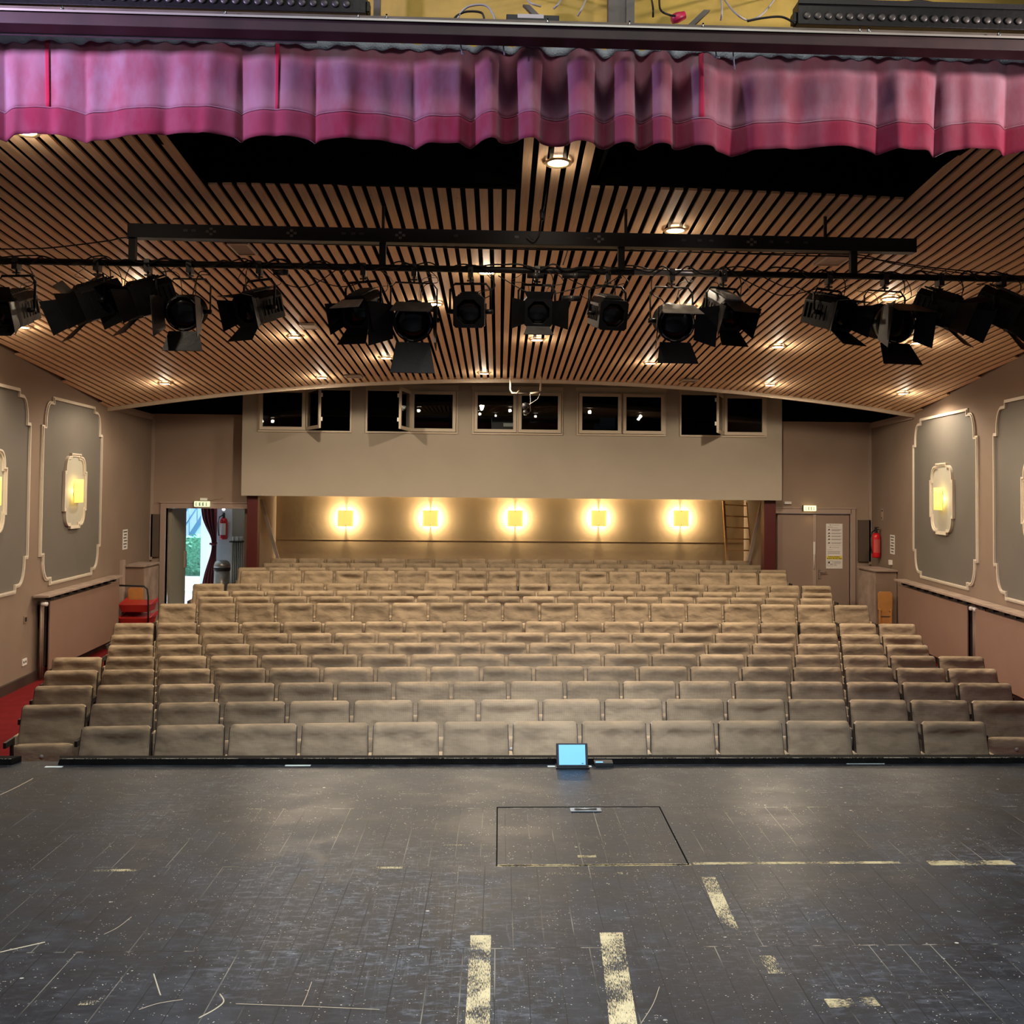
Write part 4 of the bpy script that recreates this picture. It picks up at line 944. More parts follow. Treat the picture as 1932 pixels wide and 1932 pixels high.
LD = [
 (26, 585, 'pc', -6, -22, 'leftmost stage lamp with a pale scuffed barn door, cut by the photo edge', (('t', 60, .12, 'k'), ('b', 8, .17, 'k'), ('l', 18, .20, 'g'), ('r', 25, .20, 'k')), 1., IRON_GREY, None),
 (180, 572, 'pc', -52, -24, 'black boxy stage lamp turned to the left, second from the left end', (('t', 60, .10, 'g'), ('b', 25, .17, 'k'), ('l', 30, .20, 'k'), ('r', 15, .18, 'k')), 1.12, None, None),
 (276, 566, 'pc', -50, -22, 'black boxy stage lamp turned to the left, third from the left end', (('t', 25, .17, 'k'), ('b', 25, .17, 'k'), ('l', 30, .20, 'k'), ('r', 15, .18, 'k')), 1.08, None, None),
 (355, 588, 'fresnel', 0, -16, 'round lens stage lamp on the left with a long lower barn door', (('b', 62, .17, 'k'), ('l', 6, .24, 'k'), ('r', 6, .24, 'g')), 1.0, None, None),
 (487, 582, 'pc', -28, -20, 'stage lamp with worn grey lid above the small pale ceiling hatch', (('t', 15, .16, 'k'), ('b', 30, .18, 'k'), ('l', 30, .15, 'k'), ('r', 20, .14, 'k')), 1., None, IRON_GREY),
 (684, 585, 'pc', -20, -24, 'stage lamp with a silvery top barn door, sixth from the left', (('t', -8, .17, 's'), ('b', 30, .18, 'k'), ('l', 32, .15, 'k'), ('r', 25, .15, 'k')), 1., None, IRON_GREY),
 (780, 603, 'fresnel', 3, -18, 'large round lens stage lamp with wide barn doors left of the centre', (('t', -12, .20, 'g'), ('b', 60, .24, 'k'), ('r', 60, .20, 'k'), ('l', 5, .26, 'k')), 1.12, None, None),
 (887, 588, 'pc', -4, -12, 'square fronted stage lamp without barn doors left of the centre', (), 1.05, None, None),
 (1013, 588, 'pc', 2, -14, 'stage lamp hanging in the centre with both side barn doors spread', (('b', 40, .10, 'k'), ('l', 38, .20, 'k'), ('r', 38, .20, 'k'), ('t', 80, .06, 'k')), .95, None, None),
 (1147, 592, 'pc', 12, -16, 'square fronted stage lamp without barn doors right of the centre', (), 1.0, None, IRON_GREY),
 (1268, 606, 'fresnel', 3, -18, 'round lens stage lamp with a bright silver top barn door', (('t', -14, .18, 's'), ('b', 45, .20, 'k'), ('l', 58, .18, 'k'), ('r', 15, .24, 'k')), 1.06, IRON_GREY, None),
 (1366, 588, 'pc', 18, -28, 'stage lamp with a pale ribbed lid beside the silver topped round lamp', (('t', -4, .20, 'k'), ('b', 28, .17, 'k'), ('r', 24, .17, 'k'), ('l', 12, .15, 'k')), 1., IRON_GREY, IRON_PALE),
 (1566, 592, 'pc', 26, -18, 'black stage lamp on the right, left of the round right lamp', (('b', 22, .20, 'k'), ('r', 42, .20, 'k'), ('l', 20, .15, 'k'), ('t', 10, .14, 'k')), 1.05, None, None),
 (1672, 608, 'fresnel', 10, -14, 'large round lens stage lamp in the right group', (('t', -10, .24, 'g'), ('b', 45, .20, 'k'), ('r', 14, .24, 'k'), ('l', 35, .15, 'k')), 1.12, None, None),
 (1776, 588, 'pc', 46, -24, 'black stage lamp turned to the right, second from the right end', (('t', 30, .16, 'g'), ('b', 22, .17, 'k'), ('r', 34, .20, 'k'), ('l', 15, .20, 'k')), 1.08, None, None),
 (1893, 588, 'pc', 44, -32, 'rightmost stage lamp turned to the right, with a grey lid', (('t', 20, .16, 'k'), ('b', 22, .17, 'k'), ('r', 30, .20, 'k'), ('l', 12, .20, 'k')), 1.12, None, IRON_GREY)]
for px, py, kd, yw, tl, lab, drs, sc, bd, tp in LD:
    stage_lamp(px, py, kd, yw, -tl, lab, drs, sc, bd, tp)

# cables on the rig
def cord(name, pts, r, m, lab, cat='cable', group=None):
    """smooth cord through points"""
    P_ = [Vector(p) for p in pts]; out = []
    for i in range(len(P_)-1):
        p0 = P_[max(i-1, 0)]; p1 = P_[i]; p2 = P_[i+1]; p3 = P_[min(i+2, len(P_)-1)]
        for k in range(6):
            u = k/6; out.append(.5*((2*p1)+(p2-p0)*u+(2*p0-5*p1+4*p2-p3)*u*u+(3*p1-p0-3*p2+p3)*u**3))
    out.append(P_[-1]); mb = MB(); mb.tube(out, r, 6); return tag(obj(name, mb, m), lab, cat, group)
rc = random.Random(5)
def rig(pts, Y): return [aY(x, y, Y) for x, y in pts]
cord('cable', rig([(0, 470), (90, 468), (200, 455), (248, 448), (400, 452), (700, 462), (966, 470), (1240, 474), (1500, 482), (1620, 486), (1760, 505), (1932, 522)], BYY+.14), .006, CABLE, 'long black cable strung between the beam and the lamp pipe')
cord('cable', rig([(240, 450), (480, 458), (760, 464), (1100, 470), (1420, 478), (1612, 480), (1700, 500), (1932, 530)], BYY+.17), .005, CABLE, 'second black cable running just under the beam')
pr = []
for k in range(90): x = -60+k*23; pr.append((x, 491+(x/1932)*30+rc.uniform(-9, 8)))
cord('cable', rig(pr, BYY+.0), .007, CABLE, 'black cable wound along the front of the lamp pipe')
pr = []
for k in range(70): x = -60+k*29; pr.append((x, 488+(x/1932)*30+rc.uniform(-8, 10)))
cord('cable', rig(pr, BYY+.11), .006, CABLE, 'black cable wound along the back of the lamp pipe')
names = ['leftmost lamp', 'second lamp', 'third lamp', 'left round lamp', 'fifth lamp', 'silvery door lamp', 'large round lamp left of centre', 'square lamp left of centre', 'centre lamp', 'square lamp right of centre', 'silver topped round lamp', 'pale lidded lamp', 'lamp left of the right round lamp', 'right round lamp', 'second lamp from the right end', 'rightmost lamp']
for (px, py, *_), nm in zip(LD, names):
    y0 = 492+px/1932*30
    for j in range(3):
        s = rc.choice((-1, 1)); d = rc.uniform(18, 42); h_ = rc.uniform(18, 60)
        x1 = px+s*rc.uniform(5, 16)
        pts = [(px+s*d*.3-4, y0-6+j*2), (px+s*d, y0+12), (px+s*(d+8*j), y0+h_*.8), (px+s*d*.55, y0+h_), (x1, py-22)]
        cord('lamp_cable', rig(pts, BYY+.05+.035*(j-1)), (.0045, .0035, .003)[j], CABLE if j < 2 or px % 2 else CABLEG, 'thin looping cable of the '+nm, group='cables of the '+nm)
for a_, b_ in (((500, 505), (640, 505)), ((560, 500), (690, 530)), ((940, 520), (1100, 540)), ((1040, 505), (1180, 512)), ((1380, 515), (1540, 545)), ((1420, 508), (1530, 512)), ((1500, 540), (1640, 520))):
    mx = (a_[0]+b_[0])/2; cord('slack_cable', rig([a_, (mx-25, a_[1]+rc.uniform(14, 34)), (mx+20, b_[1]+rc.uniform(10, 32)), b_], BYY+.02), .0045, CABLE, 'slack black cable hanging in a loop under the lamp pipe', group='slack cable loops under the pipe')
# plug boards and the safety hook strap
for px, py, w, lab in ((530, 514, .12, 'small black plug box on the pipe right of the fifth lamp'), (1078, 563, .16, 'black cable coupler with grey tape hanging right of the centre lamp'), (1010, 520, .14, 'black adapter block on the pipe above the centre lamp'), (1085, 520, .22, 'wide black adapter block on the pipe right of the centre')):
    c = aY(px, py, BYY-.02); t = thing('cable_coupler', lab, 'connector', c)
    mb = MB(); mb.cyl((-w/2, 0, 0), (w/2, 0, 0), .024, 12); obj('coupler_body', mb, BLACK, t)
    mb = MB(); mb.cyl((-.02, 0, 0), (.02, 0, 0), .026, 12); obj('tape_band', mb, IRON_GREY, t)
cord('cable', rig([(1062, 500), (1072, 470)], BYY-.02) + [], .005, CABLE, 'short black lead rising from the wide adapter block')
c1 = aY(1021, 400, 7.95); cord('pendant_cable', [aY(1035, 330, 7.75), aY(1030, 370, 7.85), aY(1023, 410, 7.9), aY(1018, 440, 7.95), aY(1008, 452, 7.95), aY(996, 444, 7.95)], .006, IRON_GREY, 'grey cable with plug dropping from the slats to the beam at centre')
mb = MB(); c1 = aY(1023, 405, 7.9); mb.lathe([(.012, -.05), (.02, -.03), (.022, .03), (.012, .05)], 12); tag(obj('cable_plug', mb, IRON, None, M4=Matrix.Translation(c1)), 'dark plug on the grey cable above the beam', 'plug')

# ------------------------------------------------------------------ valance, rail, battens
VY = 5.2
z_t = lambda X: 5.205+.005*X; z_b = lambda X: 4.645+.005*X
rv = random.Random(11)
folds = []
def cen(X): return math.exp(-((X-.62)/.66)**4)
def crease(X):
    q = X*6.3+1.1*math.sin(X*1.9+.4)+.5*math.sin(X*5.1)
    return (1-abs(math.sin(q)))**2.2
def fold(X):
    """depth of the cloth: broad panels with sharp gathers, deep pleats in the middle"""
    c = cen(X)
    out = -.050*crease(X)+.014*math.sin(X*13+2*math.sin(X*3.3)+.6)+.006*math.sin(X*41+math.sin(X*5))+.022*math.sin(X*3.1)
    p = math.sin(X*26+.8*math.sin(X*7)); inn = .105*math.copysign(abs(p)**.7, p)
    return out*(1-c)+inn*c
def hemdrop(X): return -.028*crease(X)*(1-cen(X))+.010*math.sin(X*4.3+1.5*math.sin(X*2.7))-.5*fold(X)*cen(X)*.3+.008
HEM = .150
def vfn(X, v, off=0):   # v 0 bottom .. 1 top
    k = .35+.65*(1-v)**.7; k2 = 1
    zt, zb_ = z_t(X), z_b(X)+hemdrop(X)
    return (X+.012*math.sin(X*31)*(1-v), VY-fold(X)*(.45+.55*(1-v)**.8)*k2-off-.02*(v > .93)*0, zb_+(zt-zb_)*v)
t = thing('velvet_valance', 'pinkish red velvet valance across the top of the stage opening', 'curtain', (0, VY, 4.6)); B0 = Vector((0, VY, 4.6))
XA, XB = -3.35, 3.95
hv = HEM/(5.205-4.645)
mb = MB(); mb.grid(lambda u, v: tuple(Vector(vfn(XA+(XB-XA)*u, hv+(.975-hv)*v))-B0), 900, 14); obj('valance_cloth', mb, VELV, t, solid=.004)
mb = MB(); mb.grid(lambda u, v: tuple(Vector(vfn(XA+(XB-XA)*u, hv*1.02*v, .006))-B0), 900, 6); obj('hem', mb, VELH, t, solid=.006)
mb = MB(); mb.tube([Vector(vfn(XA+(XB-XA)*i/900, hv*1.0, .010))-B0 for i in range(901)], .0035, 5); obj('hem_fold', mb, VELV, t)
def fray(u, v):
    X = XA+(XB-XA)*u; p = Vector(vfn(X, .965, .012+.01*math.sin(X*23)))-B0; p.z += (.042+.010*math.sin(X*19))*(v-.55)+.006*math.sin(X*61); return tuple(p)
mb = MB(); mb.grid(fray, 800, 2); obj('heading_tape', mb, FRAY, t, solid=.004)
for px in (85, 523, 1320):
    X = aY(px, 150, VY).x; mb = MB(); mb.grid(lambda u, v: tuple(Vector(vfn(X+.024*(u-.5), hv+(.95-hv)*v, .007))-B0), 3, 10); obj('seam_strip', mb, VELS, t, solid=.003)
# ties and small cables on the heading
for px, py, ln, lab in ((868, 68, 34, 'pale tie loop on the valance heading left of centre'), (948, 70, 34, 'thin pale tie on the valance heading near centre'), (1348, 76, 34, 'pale tie loop on the valance heading right of centre'), (1382, 78, 54, 'white rod tie hanging at the valance heading right of centre')):
    p = aY(px, py, VY-.11); mb = MB(); mb.tube([p, p+Vector((.005, 0, -ln*.0015)), p+Vector((.012, 0, -ln*.0029)), p+Vector((.030 if 'loop' in lab else .012, 0, -ln*.0028))], .004); tag(obj('tie', mb, FRAY), lab, 'tie')
cord('cable', [aY(x, y, VY-.12) for x, y in ((886, 66), (900, 78), (925, 84), (955, 80), (975, 67))], .004, CABLEG, 'thin grey cable sagging from the rail over the valance')
# beam and steel rail
t = thing('proscenium_rail', 'dark maroon beam with a bright steel rail above the valance', 'rail', (0, 5.0, 5.12))
mb = MB(); mb.box((-3.6, -.05, 0.005), (4.2, .06, .0695)); obj('beam', mb, RUST, t, .004)
mb = MB(); mb.box((-3.6, -.064, .066), (4.2, -.0602, .077)); obj('lip_highlight', mb, mat('lip_highlight_steel', (.55, .52, .46), .4, metal=.6), t)  # edge highlight of the rail, put into a lighter steel colour
mb = MB(); mb.box((-3.6, -.060, .070), (4.2, -.02, .074)); mb.box((-3.6, -.022, .074), (4.2, -.016, .112));  obj('steel_angle', mb, mat('rail_steel', (.17, .14, .11), .5, metal=.4, var=.3, vscale=6), t)
mb = MB()
for px in (116, 424, 675, 729, 1033, 1188, 1327, 1623, 1640, 1885): X = aY(px, 50, 4.94).x; mb.cyl((X, -.055, .075), (X, -.055, .105), .005, 8); mb.cyl((X, -.055, .080), (X, -.055, .088), .010, 6)
obj('bolt', mb, CHROME, t)
X = aY(600, 60, 5.1).x
mb = MB(); mb.box((-3.6, .061, .0), (X, .075, .05)); obj('pale_batten', mb, mat('pale_blue_paint', (.35, .38, .42), .6), t)
# led battens
def batten(x0, x1, z, lab):
    t = thing('light_batten', lab, 'light batten', (x0, 5.30, z)); L = x1-x0
    mb = MB(); mb.box((0, 0, 0), (L, .10, .135)); mb.box((-.02, .02, .02), (0, .08, .08)); mb.box((L, .02, .02), (L+.02, .08, .08)); obj('batten_body', mb, IRON, t, .004)
    mb = MB(); mb.box((.0, -.012, .115), (L, .0, .145)); obj('edge_strip', mb, BLACK, t)
    n = int((L-.06)/.062); me = None
    for k in range(n):
        if me is None: m2 = MB(); m2.lathe([(.021, 0), (.021, .006), (.014, .009), (.001, .010)], 16, Matrix.Rotation(PI/2, 4, 'X')); me = m2.mesh('led_lens', IRON_GREY)
        link('led_lens', me, t, M4=Matrix.Translation((.05+k*.062, -.001, .050)))
batten(-3.1, aY(690, 10, 5.30).x, aY(650, 24, 5.30).z, 'black light batten with a row of round lenses at the top left')
batten(aY(1506, 20, 5.30).x, 3.75, aY(1720, 51, 5.30).z, 'black light batten with a row of round lenses at the top right')
c = aY(953, 30, 5.25); c2 = aY(1048, 30, 5.25)
t = thing('control_box', 'flat black control box with pale sticker on the rail near centre', 'control box', (c.x, 4.99, 5.190))
mb = MB(); mb.box((0, 0, 0), (c2.x-c.x, .065, .078)); obj('box_body', mb, BLACK, t, .004); mb = MB(); mb.box((.06, -.0015, .058), (.20, .05, .0795)); obj('sticker', mb, PAPER, t)
STRUT = mat('strut_steel', (.13, .12, .11), .5, metal=.3, var=.3)
# steel struts before the yellow wall
t = thing('steel_strut', 'dark steel post with two slanting braces before the yellow wall', 'strut', (aY(1165, 20, 5.6).x, 5.6, 5.2))
mb = MB(); mb.box((-.055, 0, 0), (.05, .06, 1.0)); mb.box((.05, -.02, -.02), (.10, .02, 1.0)); obj('post', mb, STRUT, t)
for s in (-1, 1): mb = MB(); mb.hexa([(s*.10, .02, 0), (s*.10+.03, .02, 0), (s*.10+.03, .05, 0), (s*.10, .05, 0)] if False else [(s*.12-.02, .02, .03), (s*.12+.02, .02, .03), (s*.12+.02, .05, .03), (s*.12-.02, .05, .03)], [(s*.55-.02, .02, .45), (s*.55+.02, .02, .45), (s*.55+.02, .05, .45), (s*.55-.02, .05, .45)]); obj('brace', mb, STRUT, t)
X = aY(711, 10, 5.6).x; mb = MB(); mb.box((X-.02, 5.6, 5.2), (X+.02, 5.64, 6.2)); tag(obj('steel_bar', mb, STRUT), 'slim steel bar before the yellow wall beside the left light batten', 'bar')
for pts, m_, lab in (([(864, 38), (868, 26), (885, 12), (915, 10), (930, 26), (934, 40)], CABLEG, 'grey cable hoop on the rail left of the control box'), ([(856, 38), (862, 30), (880, 22), (908, 24), (914, 40)], CABLE, 'short black cable lying on the rail left of the control box'),
        ([(990, -8), (1000, 5), (1020, 12)], CABLEG, 'grey cable coming down to the control box'), ([(1045, 16), (1055, 6), (1062, -8)], CABLEG, 'pale cable leaving the right end of the control box'), ([(1090, 30), (1100, 12), (1108, -8)], CABLEG, 'thin pale cable left of the steel post'),
        ([(1228, -8), (1232, 15), (1232, 32)], CABLE, 'black cable hanging right of the steel post'), ([(1360, -8), (1362, 20), (1360, 38)], CABLEG, 'thin grey cable hanging before the yellow wall'),
        ([(1362, -8), (1385, 22), (1412, 38), (1440, 25), (1466, -8)], CABLEG, 'grey cable hanging in a wide loop right of centre'), ([(1410, 40), (1440, 34), (1475, 32), (1500, 44)], CABLE, 'black cable lying on the rail before the right batten'),
        ([(1700, 6), (1740, 2), (1790, 12), (1830, 10)], CABLE, 'black cable lying on top of the right batten'), ([(1244, -8), (1246, 18), (1262, 28), (1275, 30)], CABLE, 'black lead of the red plug on the rail')):
    cord('cable', [aY(x, y, 5.742 if y < 0 else 5.3 if min(q[1] for q in pts) < 0 else 5.35 if pts[0][0] == 1700 else 5.03) for x, y in pts], .006, m_, lab)
c = aY(1277, 40, 5.4); mb = MB(); mb.lathe([(.025, -.03), (.03, 0), (.022, .05)], 14, Matrix.Rotation(PI/2.6, 4, 'Y')); tag(obj('red_plug', mb, mat('plug_red', (.6, .03, .10), .4), None, M4=Matrix.Translation(c+Vector((0, 0, .02)))), 'small red plug standing on the rail right of the steel post', 'plug')
c = aY(1490, 36, 5.0); c.z = 5.19; mb = MB(); mb.box((-.04, 0, .0005), (.05, .05, .055)); tag(obj('white_box', mb, WHITEP, None, .012, M4=Matrix.Translation(c)), 'small white box at the left end of the right batten', 'box')

# ------------------------------------------------------------------ stage edge
a = aZ(90, 1443, SZ); 
WORN = worn_tape('worn_wood_edge', (.42, .36, .27), .50, 14, 14)
def strip(x0, x1, lab):
    mb = MB(); y0 = 5.66; y1 = 5.735; mb.hexa([(x0+.02, y0, SZ+.0005), (x1-.02, y0, SZ+.0005), (x1, y1, SZ+.0005), (x0, y1, SZ+.0005)], [(x0+.03, y0+.004, SZ+.034), (x1-.03, y0+.004, SZ+.034), (x1, y1, SZ+.034), (x0, y1, SZ+.034)]); o = tag(obj('edge_board', mb, mat('edge_black', (.008, .007, .006), .8, var=.5, vscale=20, spec=.1), None, .003), lab, 'edge board'); e = MB(); e.box((x0+.03, y0+.003, SZ+.0335), (x1-.03, y0+.012, SZ+.0352)); obj('worn_edge', e, WORN, o); return o
strip(-2.44, 4.6, 'long black raised edge board along the stage front')
strip(-4.6, -2.66, 'short black raised edge board at the left end of the stage front')
def flat(name, x0, x1, y0, y1, m, lab, cat, z=.0015, skew=0):
    mb = MB(); mb.hexa([(x0, y0, 0), (x1, y0, 0), (x1+skew, y1, 0), (x0+skew, y1, 0)], [(x0, y0, .0012), (x1, y0, .0012), (x1+skew, y1, .0012), (x0+skew, y1, .0012)])
    return tag(obj(name, mb, m, None, M4=Matrix.Translation((0, 0, SZ+z-.0014))), lab, cat)
TAPEW = mat('pale_tape', (.85, .92, .86), .6)
for x0, x1, py, lab in ((85, 118, 1447, 'short white tape strip at the left end of the edge board'), (538, 586, 1444.5, 'pale green tape strip on the stage edge left of centre'), (1596, 1668, 1440.5, 'long pale green tape strip on the stage edge at right'), (1033, 1116, 1446, 'thin white tape strip under the tablet on the stage edge')):
    p = aZ(x0, py, SZ); q = aZ(x1, py, SZ); flat('tape_strip', p.x, q.x, p.y-.012, p.y+.012, TAPEW, lab, 'tape')
mk = [((938, 1631), (1305, 1636), .022, TAPE_Y, 'bright yellow paint line along the near edge of the trapdoor'),
      ((1308, 1627), (1700, 1632), .024, TAPE_Y, 'flaking yellow paint line running right from the trapdoor'),
      ((1752, 1626), (1912, 1631), .050, TAPE_Y, 'flaking yellow paint patch near the right end of the line'),
      ((640, 1636), (760, 1640), .020, TAPE_Y2, 'flaked yellow paint marks left of the trapdoor'),
      ((170, 1641), (265, 1644), .022, TAPE_Y2, 'flaked yellow paint marks at the far left of the stage'),
      ((1030, 1647), (1175, 1650), .018, TAPE_Y2, 'faint yellow paint flecks just below the trapdoor line')]
for (xa, ya), (xb, yb), w, m_, lab in mk:
    p = aZ(xa, (ya+yb)/2, SZ); q = aZ(xb, (ya+yb)/2, SZ); flat('painted_line', p.x, q.x, p.y-w/2, p.y+w/2, m_, lab, 'painted mark')
TYV = worn_tape('worn_yellow_paint_lengthwise', (.80, .64, .36), .515, 60, 9)
for xa, ya, xb, yb, w, lab in ((885, 1765, 920, 1940, .075, 'wide flaking yellow stripe at the bottom, left of the middle'), (1140, 1760, 1172, 1940, .085, 'wide flaking yellow stripe at the bottom, right of the middle'), (1320, 1655, 1385, 1765, .060, 'slanting flaked yellow stripe right below the trapdoor')):
    p = aZ((xa+xb)/2 if w > .07 else xa+16, ya, SZ); q = aZ((xa+xb)/2+(0 if w > .07 else 0), yb, SZ)
    if w > .07: q = aZ(901 if xa < 1000 else 1176, 1932, SZ); p = aZ(907 if xa < 1000 else 1153, ya, SZ); q = q+(q-p)*.06
    else: p = aZ(1336, ya, SZ); q = aZ(1384, yb, SZ)
    flat('painted_stripe', q.x-w/2, q.x+w/2, q.y, p.y, TYV, lab, 'painted mark', skew=p.x-q.x)
for i, (xa, ya, xb, yb, w, lab) in enumerate(((1560, 1893, 1612, 1893, .05, 'small flaked yellow patch near the bottom right'), (1625, 1890, 1655, 1890, .05, 'smaller flaked yellow patch right of its neighbour near the bottom right'), (1440, 1820, 1470, 1820, .12, 'flaked yellow fleck trail above the bottom right patches'), (150, 1890, 185, 1890, .04, 'flaked yellow fleck near the bottom left corner'), (800, 1598, 935, 1598, .05, 'faint yellow flecks left of the trapdoor'), (1090, 1616, 1125, 1616, .025, 'small yellow fleck inside the trapdoor'))):
    p = aZ(xa, ya, SZ); q = aZ(xb, yb, SZ); flat('paint_fleck', p.x, q.x, p.y-w/2, p.y+w/2, TAPE_Y if w < .06 and xa > 1000 else TAPE_Y2, lab, 'painted mark')
# trapdoor, slightly proud of the boards
p = aZ(936, 1634, SZ); q = aZ(1302, 1634, SZ); r = aZ(936, 1523, SZ)
t = thing('trapdoor', 'square trapdoor in the black stage boards, yellow along its near edge', 'trapdoor', (p.x, p.y, SZ))
W_, H_ = q.x-p.x, r.y-p.y
mb = MB(); sk = .0246*H_; o_ = [(0, 0), (W_, 0), (W_+sk, H_), (sk, H_)]; i_ = [(.006, .006), (W_-.006, .006), (W_+sk-.006, H_-.006), (sk+.006, H_-.006)]
mb.ring(o_, i_, lambda u, v, w: (u, v, w), .0005, .0016); obj('gap', mb, BLACKM, t)
t = thing('pull_handle', 'flush metal pull handle near the far edge of the trapdoor', 'handle', aZ(1105, 1529, SZ)+Vector((0, -.0, .002)))
mb = MB(); R4 = lambda w, h: [(-w, -h), (w, -h), (w, h), (-w, h)]
mb.ring(R4(.078, .026), R4(.058, .013), lambda u, v, w: (u, v, w), 0, .003); obj('plate', mb, mat('handle_worn', (.30, .36, .42), .4, metal=.5, var=.4, vscale=30), t)
mb = MB(); mb.box((-.058, -.013, 0), (.058, .013, .001)); obj('recess', mb, IRON_GREY, t); mb = MB(); mb.cyl((-.055, 0, .006), (.055, 0, .006), .004, 8); obj('grip', mb, STEEL, t)
# scratches on the boards
for pts, lab in (([(290, 1838), (300, 1870), (303, 1878)], 'short pale scratch with a chipped end near the bottom left'), ([(262, 1905), (300, 1893), (345, 1886)], 'long thin pale scratch near the bottom left'), ([(375, 1921), (405, 1905), (422, 1890), (415, 1876)], 'curved pale scratch left of the bottom square outline'),
                 ([(445, 1894), (580, 1899), (716, 1905)], 'long straight pale scratch across the bottom boards'), ([(588, 1853), (578, 1880), (570, 1898)], 'yellow scratch along a board above the long straight scratch'), ([(196, 1763), (222, 1750), (248, 1730)], 'thin curved scratch on the left boards'), ([(0, 1797), (40, 1788), (85, 1778)], 'yellowish scratch at the left edge of the stage'),
                 ([(1210, 1930), (1232, 1895), (1244, 1862)], 'thin curved scratch right of the right yellow stripe'), ([(0, 1500), (30, 1486), (62, 1469)], 'pale worn board edge at the far left of the stage')):
    P3 = [aZ(x, y, SZ)+Vector((0, 0, .0003)) for x, y in pts]; cord('scratch', P3, .0010 if 'thin' in lab or 'long' in lab else .0022, mat('scratch_wood', (.55, .45, .30), .7), lab, 'scratch')
# tablet and small device
c = aZ(1078, 1444, SZ); t = thing('tablet', 'tablet with a light blue screen propped on the stage edge', 'tablet', (c.x, 5.575, SZ+.0005))
Tm = Matrix.Translation((0, .0, .008)) @ Matrix.Rotation(rad(-22), 4, 'X')
mb = MB(); mb.box((-.093, 0, .0), (.093, .010, .135)); obj('case', mb, BLACK, t, .003, M4=Tm)
mb = MB(); mb.add([(-.078, -.0008, .012), (.078, -.0008, .012), (.078, -.0008, .126), (-.078, -.0008, .126)], [(0, 1, 2, 3)]); obj('screen', mb, SCREEN, t, M4=Tm)
mb = MB(); mb.box((.055, -.0014, .018), (.066, -.0010, .022)); obj('screen_icon', mb, INK, t, M4=Tm)
mb = MB(); mb.box((-.098, -.015, 0), (.10, .075, .008)); obj('stand', mb, BLACK, t, .002)
c = aZ(1136, 1440, SZ); t = thing('receiver', 'small black device with a lit blue display beside the tablet', 'receiver', (c.x, 5.60, SZ+.0005))
mb = MB(); mb.hexa([(-.055, 0, 0), (.055, 0, 0), (.055, .05, 0), (-.055, .05, 0)], [(-.055, .004, .022), (.055, .004, .022), (.055, .05, .030), (-.055, .05, .030)]); obj('case', mb, BLACK, t, .002)
mb = MB(); mb.hexa([(-.048, .008, .0232), (-.004, .008, .0232), (-.004, .022, .0256), (-.048, .022, .0256)], [(-.048, .008, .0242), (-.004, .008, .0242), (-.004, .022, .0266), (-.048, .022, .0266)]); obj('display', mb, SCREEN, t)

# ------------------------------------------------------------------ rear sconces
for i, px in enumerate((652, 812, 972, 1130, 1285)):
    c = aY(px, 978, AY-.10); lab = 'lit amber square wall sconce on the alcove wall, '+['leftmost of five, nearest the left post', 'second from the left post', 'the middle one of five', 'fourth from the left post', 'rightmost of five, nearest the ladder'][i]
    t = thing('wall_sconce', lab, 'sconce', (c.x, AY-.002, c.z), group='square sconces on the rear wall')
    mb = MB(); mb.grid(lambda u, v: (.17*(2*u-1), -.10-.015*(1-(2*u-1)**2), .175*(2*v-1)), 8, 2); obj('glass_plate', mb, SHADE, t, solid=.008)
    for s in (-1, 1): mb = MB(); mb.cyl((0, -.001, s*.155), (0, -.125, s*.155), .008, 8); obj('fixing_pin', mb, BLACK, t)
    mb = MB(); mb.box((-.03, -.05, -.06), (.03, 0, .06)); obj('lamp_holder', mb, WHITEP, t)
    l = bpy.data.lights.new('sconce_light', 'POINT'); l.energy = 95; l.color = (1, .80, .48); l.shadow_soft_size = .03
    lo = bpy.data.objects.new('sconce_light', l); COL.objects.link(lo); lo.parent = t; lo.location = (0, -.078, 0)

# ------------------------------------------------------------------ theatre seats
SW, SWB = .56, .522
def back_mesh(seed):
    r = random.Random(seed); mb = MB(); w = SWB/2; h = .475; rc_ = .034
    ph = [r.uniform(0, 6) for _ in range(4)]; sag = r.choice((.15, .4, .8, 1.1)); cx = r.uniform(-.25, .25); lo = r.uniform(.66, .76)
    def f(u, v):     # front skin: padded, rounded corners, sagging cover
        x = 2*u-1; x = math.copysign(1-(1-abs(x))**1.45, x)
        v = v if v < .5 else 1-.5*((1-v)*2)**1.3
        e = (1-abs(x)**8)*(1-abs(2*v-1)**10)
        t = max(0, (abs(x)*w-(w-rc_))/rc_); dz = rc_*(1-math.sqrt(max(0, 1-t*t)))
        puff = .030*e**.5+.018*math.exp(-((v-.90)/.07)**2)*e
        q = (x-cx)/.95
        wr = .048*sag*math.exp(-((v-lo-.07*q*q)/.085)**2)*max(0, 1-q*q)+.0045*math.sin(7*x+ph[0]+5*v)*e+.005*math.sin(11*v+ph[1]+3*x)*e
        k = 1.025-.045*v
        return (w*x*k, -.030-puff+wr*e**.3, h*v-(dz if v > .5 else 0)*min(1, (v-.5)*4 if v > .5 else 1)+.0)
    NU, NV = 26, 22
    mb.grid(f, NU, NV)
    loop = [f(i/NU, 0) for i in range(NU+1)]+[f(1, j/NV) for j in range(1, NV+1)]+[f(1-i/NU, 1) for i in range(1, NU+1)]+[f(0, 1-j/NV) for j in range(1, NV)]
    k = len(loop); vs = loop+[(x, .004, z) for x, y, z in loop]; mb.add(vs, [(i, k+i, k+(i+1) % k, (i+1) % k) for i in range(k)], True)
    mb.add([(x, .004, z) for x, y, z in loop], [tuple(range(k))])
    return mb.mesh('backrest', F_SEAT)
BACKS = [back_mesh(s) for s in range(9)]
